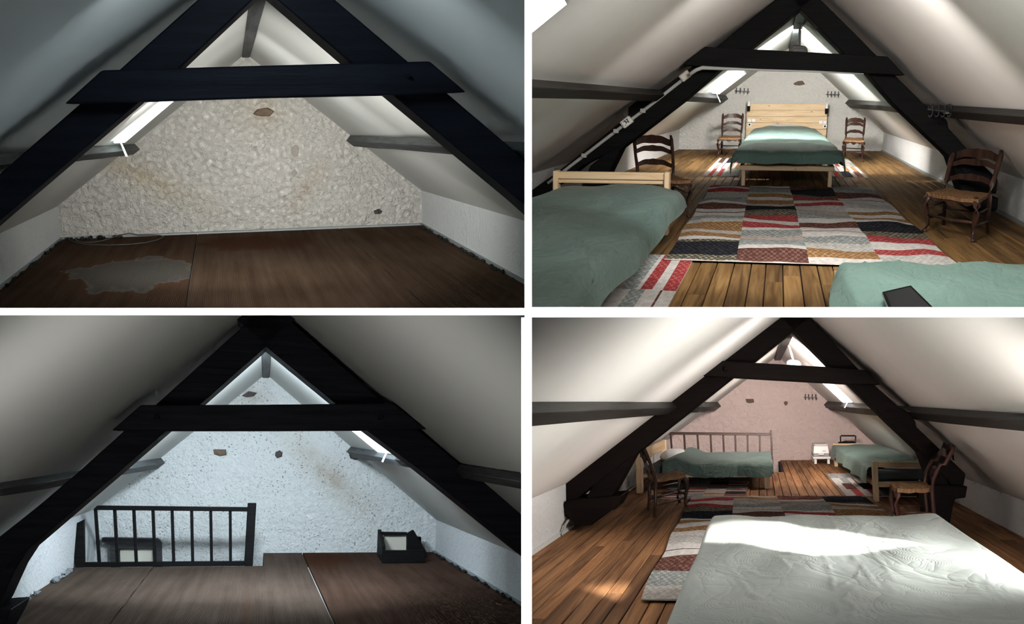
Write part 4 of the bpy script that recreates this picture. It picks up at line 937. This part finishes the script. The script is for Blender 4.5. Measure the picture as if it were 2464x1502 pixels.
def hooks(room, y, p0, p1, label, n=4, hpx=7):
    a = room.ony(p0, y); b = room.ony(p1, y); t = thing(room, 'coat_rack', tuple((a + b) / 2), label, 'coat rack')
    u = (b - a) / np.linalg.norm(b - a); h = hpx / F * y
    build(room, MB().hexa([a + (0, 0, -.013), b + (0, 0, -.013), b + (0, 0, .013), a + (0, 0, .013), a + (0, -.04, -.013), b + (0, -.04, -.013), b + (0, -.04, .013), a + (0, -.04, .013)]), 'rail', IRON, parent=t, bevel=.003)
    for i in range(n):
        c = a + (b - a) * ((i + .4) / (n - .2))
        pts = [c + (0, -.05, -h * .55), c + (0, -.12, -h * .7), c + (0, -.16, -h * .4), c + (0, -.05, .0), c + (0, -.05, h * .4), c + (0, -.14, h * 1.0)]
        build(room, MB().tube(pts, .009, 6), 'hook', IRON, parent=t, smooth=True)
hooks(TR, 26.4, (1769, 218.5), (1804, 221), 'black four-hook coat rack on the white wall left of the stone')
hooks(TR, 26.4, (1988, 227.5), (2020, 228), 'black four-hook coat rack on the white wall above the right chair')
hooks(BR, 22.55, (1934, 956.5), (1966, 957.5), 'black four-hook coat rack on the pink-lit wall by the skylight')
# hook rack on the purlin by the right rafter
yy = 10.9; t = thing(TR, 'coat_rack', tuple(TR.ony((2270, 262), yy)), 'black iron hook rack with a metal end on the dark purlin', 'coat rack')
a = TR.ony((2232, 262), yy); b = TR.ony((2298, 270), yy)
build(TR, MB().tube([a, b], .022, 8), 'rail', IRON, parent=t)
build(TR, MB().tube([TR.ony((2270, 270), yy), TR.ony((2299, 272), yy)], .018, 8), 'metal_end', METAL, parent=t, smooth=True)
for i in range(4):
    x = 2236 + i * 15; pts = [TR.ony(p, yy - .1) for p in ((x - 3, 253), (x + 5, 251), (x + 9, 258), (x + 9, 268), (x + 6, 278), (x + 1, 282), (x - 2, 277))]
    build(TR, MB().tube(pts, .006, 6), 'hook', IRON, parent=t, smooth=True)
# surface-mounted conduit and switch boxes on the left rafter and collar
ytf = 11.38
cnd = thing(TR, 'cable_conduit', tuple(TR.ony((1500, 305), ytf)), 'grey cable conduit running up the black rafter and along the collar beam', 'conduit')
build(TR, MB().tube([TR.ony(p, ytf) for p in ((1318, 441), (1380, 394), (1440, 348), (1500, 302), (1560, 257), (1640, 194))], .020, 8), 'pipe', CONDUIT, parent=cnd, smooth=True)
build(TR, MB().tube([TR.ony(p, ytf - .27) for p in ((1660, 179), (1676, 168), (1690, 163), (1735, 165), (1830, 168.5), (1960, 172), (2078, 178))], [.022, .022, .022, .018, .012, .009, .008], 8), 'pipe', CONDUIT, parent=cnd, smooth=True)
for p in ((1405, 375), (1482, 316), (1547, 267)):
    c = TR.ony(p, ytf - .02); build(TR, MB().box(c[0] - .03, c[0] + .03, c[1] - .02, c[1] + .03, c[2] - .022, c[2] + .026), 'clip', CONDUIT, parent=cnd, bevel=.005)
def sbox(c, hw, hh, ang, label, marks, mm, yo=0.0):
    yq = ytf - .06 - yo; ca, sa_ = math.cos(ang), math.sin(ang)
    R_ = lambda du, dv: (c[0] + du * ca + dv * sa_, c[1] - du * sa_ + dv * ca)
    q = [TR.ony(R_(*d), yq) for d in ((-hw, hh), (hw, hh), (hw, -hh), (-hw, -hh))]
    t = thing(TR, 'switch_box', tuple(sum(q) / 4), label, 'switch')
    build(TR, MB().loft(q, [p + np.array([0, .12, 0]) for p in q]), 'housing', mm, parent=t, bevel=.008)
    q2 = [TR.ony(R_(*d), yq - .012) for d in ((-hw * .8, hh * .75), (hw * .8, hh * .75), (hw * .8, -hh * .75), (-hw * .8, -hh * .75))]
    build(TR, MB().loft(q2, [p + np.array([0, .02, 0]) for p in q2]), 'rocker', mm, parent=t, bevel=.004)
    for mk in marks: build(TR, MB().tube([TR.ony(R_(*d), yq - .014) for d in mk], .006, 5), 'mark', BLACKPL, parent=t)
sbox((1507, 294), 14, 9.5, math.radians(38), 'pale switch box with black marks low on the black rafter', [[(-5, -3), (-2, -6), (0, -1), (-2, 3)], [(2, -4), (6, -5), (5, 0), (2, 1), (6, 4)], [(-6, 5), (-5, 4)]], PLASTIC)
sbox((1648, 183), 13, 9, math.radians(38), 'plain pale switch box high on the black rafter beside the collar', [], mat('cream_plastic', (.60, .56, .50), .45))
def device(room, y, pts, label, S):
    poly = px(room, y, pts); t = thing(room, 'ceiling_sensor', (poly[0][0], y, poly[0][1]), label, 'alarm')
    build(room, MB().prism(poly, y, y + .35), 'housing', DEVICE, parent=t, bevel=.02)
    c = np.mean(poly, 0); build(room, MB().prism([(c[0] + (x - c[0]) * .8, c[1] + (z - c[1]) * .8 - .03) for x, z in poly], y - .02, y + .01), 'cover', PLASTIC if room is BR else DEVICE, parent=t, bevel=.01)
    ap = extend(S.AB, S.AF, y + .2); m_ = (poly[2][0] + poly[4][0]) / 2
    build(room, MB().tube([(c[0], y + .2, max(p[1] for p in poly) - .02), (ap[0] + .5 * (c[0] - ap[0]), y + .2, ap[2] - .02)], .02, 8), 'stem', DEVICE, parent=t)
device(TR, 17.0, [(1903, 140), (1903, 116), (1907, 110), (1913, 108), (1936, 110), (1942, 114), (1944, 120), (1944, 140)], 'grey rounded sensor hanging under the ridge behind the collar beam', S_TR)
device(BR, 16.5, [(1893, 892), (1893, 872), (1896, 867), (1901, 865), (1921, 867), (1926, 870), (1928, 876), (1928, 894)], 'white rounded sensor under the ridge before the pink-lit wall', S_BR)

# ------------------------------------------------------------------ lower right room: railing, camping toilet, basket
btx = [1613.5, 1646, 1678, 1709.5, 1740, 1769, 1798.5, 1828]
railing(BR, 18.95, [(x, 1043) for x in btx], [(x + d, 1120) for x, d in zip(btx, (6, 5, 5, 4, 3, 2, 1, 0))], [(1609, 1040), (1853, 1042.5), (1609, 1046)], [(1853, 1036), (1861, 1128)], RAILBROWN,
        'brown wooden stair railing behind the single bed', 0)
yt = BR.onz((1975, 1117))[1]
ct_ = thing(BR, 'camping_toilet', tuple(BR.ony((1976, 1100), yt)), 'white portable toilet with grey base standing on a small stool', 'toilet')
A_, B_ = BR.ony((1957, 1099), yt) + np.array([0, 0, .002]), BR.ony((1995, 1069), yt); x0_, x1_ = A_[0], B_[0]; z0_, z1_ = A_[2], B_[2]; zm = BR.ony((1975, 1092), yt)[2]
build(BR, MB().box(x0_ + .005, x1_ - .005, yt, yt + .9, z0_, zm), 'tank', GREYPL, parent=ct_, bevel=.012)
build(BR, MB().hexa([(x0_, yt - .02, zm), (x1_, yt - .02, zm), (x1_ - .02, yt, z1_ - .03), (x0_ + .02, yt, z1_ - .03), (x0_, yt + .9, zm), (x1_, yt + .9, zm), (x1_ - .02, yt + .9, z1_ - .03), (x0_ + .02, yt + .9, z1_ - .03)]), 'bowl_housing', PLASTIC, parent=ct_, bevel=.012)
build(BR, MB().box(x0_ + .02, x1_ - .02, yt - .02, yt + .9, z1_ - .032, z1_), 'lid', PLASTIC, parent=ct_, bevel=.012)
build(BR, MB().box((x0_ + x1_) / 2 - .06, (x0_ + x1_) / 2 + .05, yt - .06, yt, zm - .022, zm + .01), 'latch', PLASTIC, parent=ct_, bevel=.004)
build(BR, MB().box((x0_ + x1_) / 2 + .02, (x0_ + x1_) / 2 + .09, yt - .022, yt - .0, zm + .045, zm + .06), 'badge', GREYPL, parent=ct_)
st = thing(BR, 'step_stool', ((x0_ + x1_) / 2, yt + .4, 0), 'small white stool under the portable toilet', 'stool')
build(BR, MB().box(x0_ - .01, x1_ + .02, yt - .03, yt + .95, z0_ - .052, z0_ - .002), 'top', PLASTIC, parent=st, bevel=.008)
for xx in (x0_ + .015, x1_ - .05):
    for ya in (yt, yt + .75): build(BR, MB().box(xx, xx + .05, ya, ya + .12, 0, z0_ - .045), 'leg', PLASTIC, parent=st, bevel=.006)
yk = 21.6; bk = thing(BR, 'wire_basket', tuple(BR.ony((2040, 1073), yk)), 'black wire-handled basket behind the corner bed', 'basket')
K = [BR.ony(p, yk) for p in ((2022, 1073), (2059, 1073), (2059, 1064), (2022, 1066))]
zlo = 0.003
build(BR, MB().prism([(K[0][0], zlo), (K[1][0], zlo), (K[2][0], K[2][2]), (K[3][0], K[3][2])], yk, yk + .6), 'body', BLACKPL, parent=bk, bevel=.01)
build(BR, MB().tube([BR.ony(p, yk + .1) for p in ((2023, 1069), (2022, 1050), (2024, 1049), (2057, 1049), (2059, 1050), (2058, 1069))], .016, 6), 'handle', IRON, parent=bk)
build(BR, MB().tube([BR.ony(p, yk - .02) for p in ((2028, 1066), (2035, 1064), (2045, 1066), (2056, 1065))], .03, 6), 'contents', IRON, parent=bk)

# cables on the plank floor of the lower right room
build(BR, MB().tube([BR.onz(p, .012) for p in ((1503, 1187), (1511, 1183), (1522, 1175), (1532, 1169), (1543, 1164))], .010, 6), 'cable', PLASTIC, base=tuple(BR.onz((1520, 1176))), smooth=True,
      label='white cable on the floor at the head of the railing bed', cat='cable')
build(BR, MB().tube([BR.onx(p, -1.985) for p in ((1352, 1287), (1357, 1278), (1360, 1264), (1366, 1254), (1376, 1249))], .014, 6), 'cable', CONDUIT, base=tuple(BR.onx((1360, 1268), -1.985)), smooth=True,
      label='grey cable bending up the wall beside the truss foot', cat='cable')
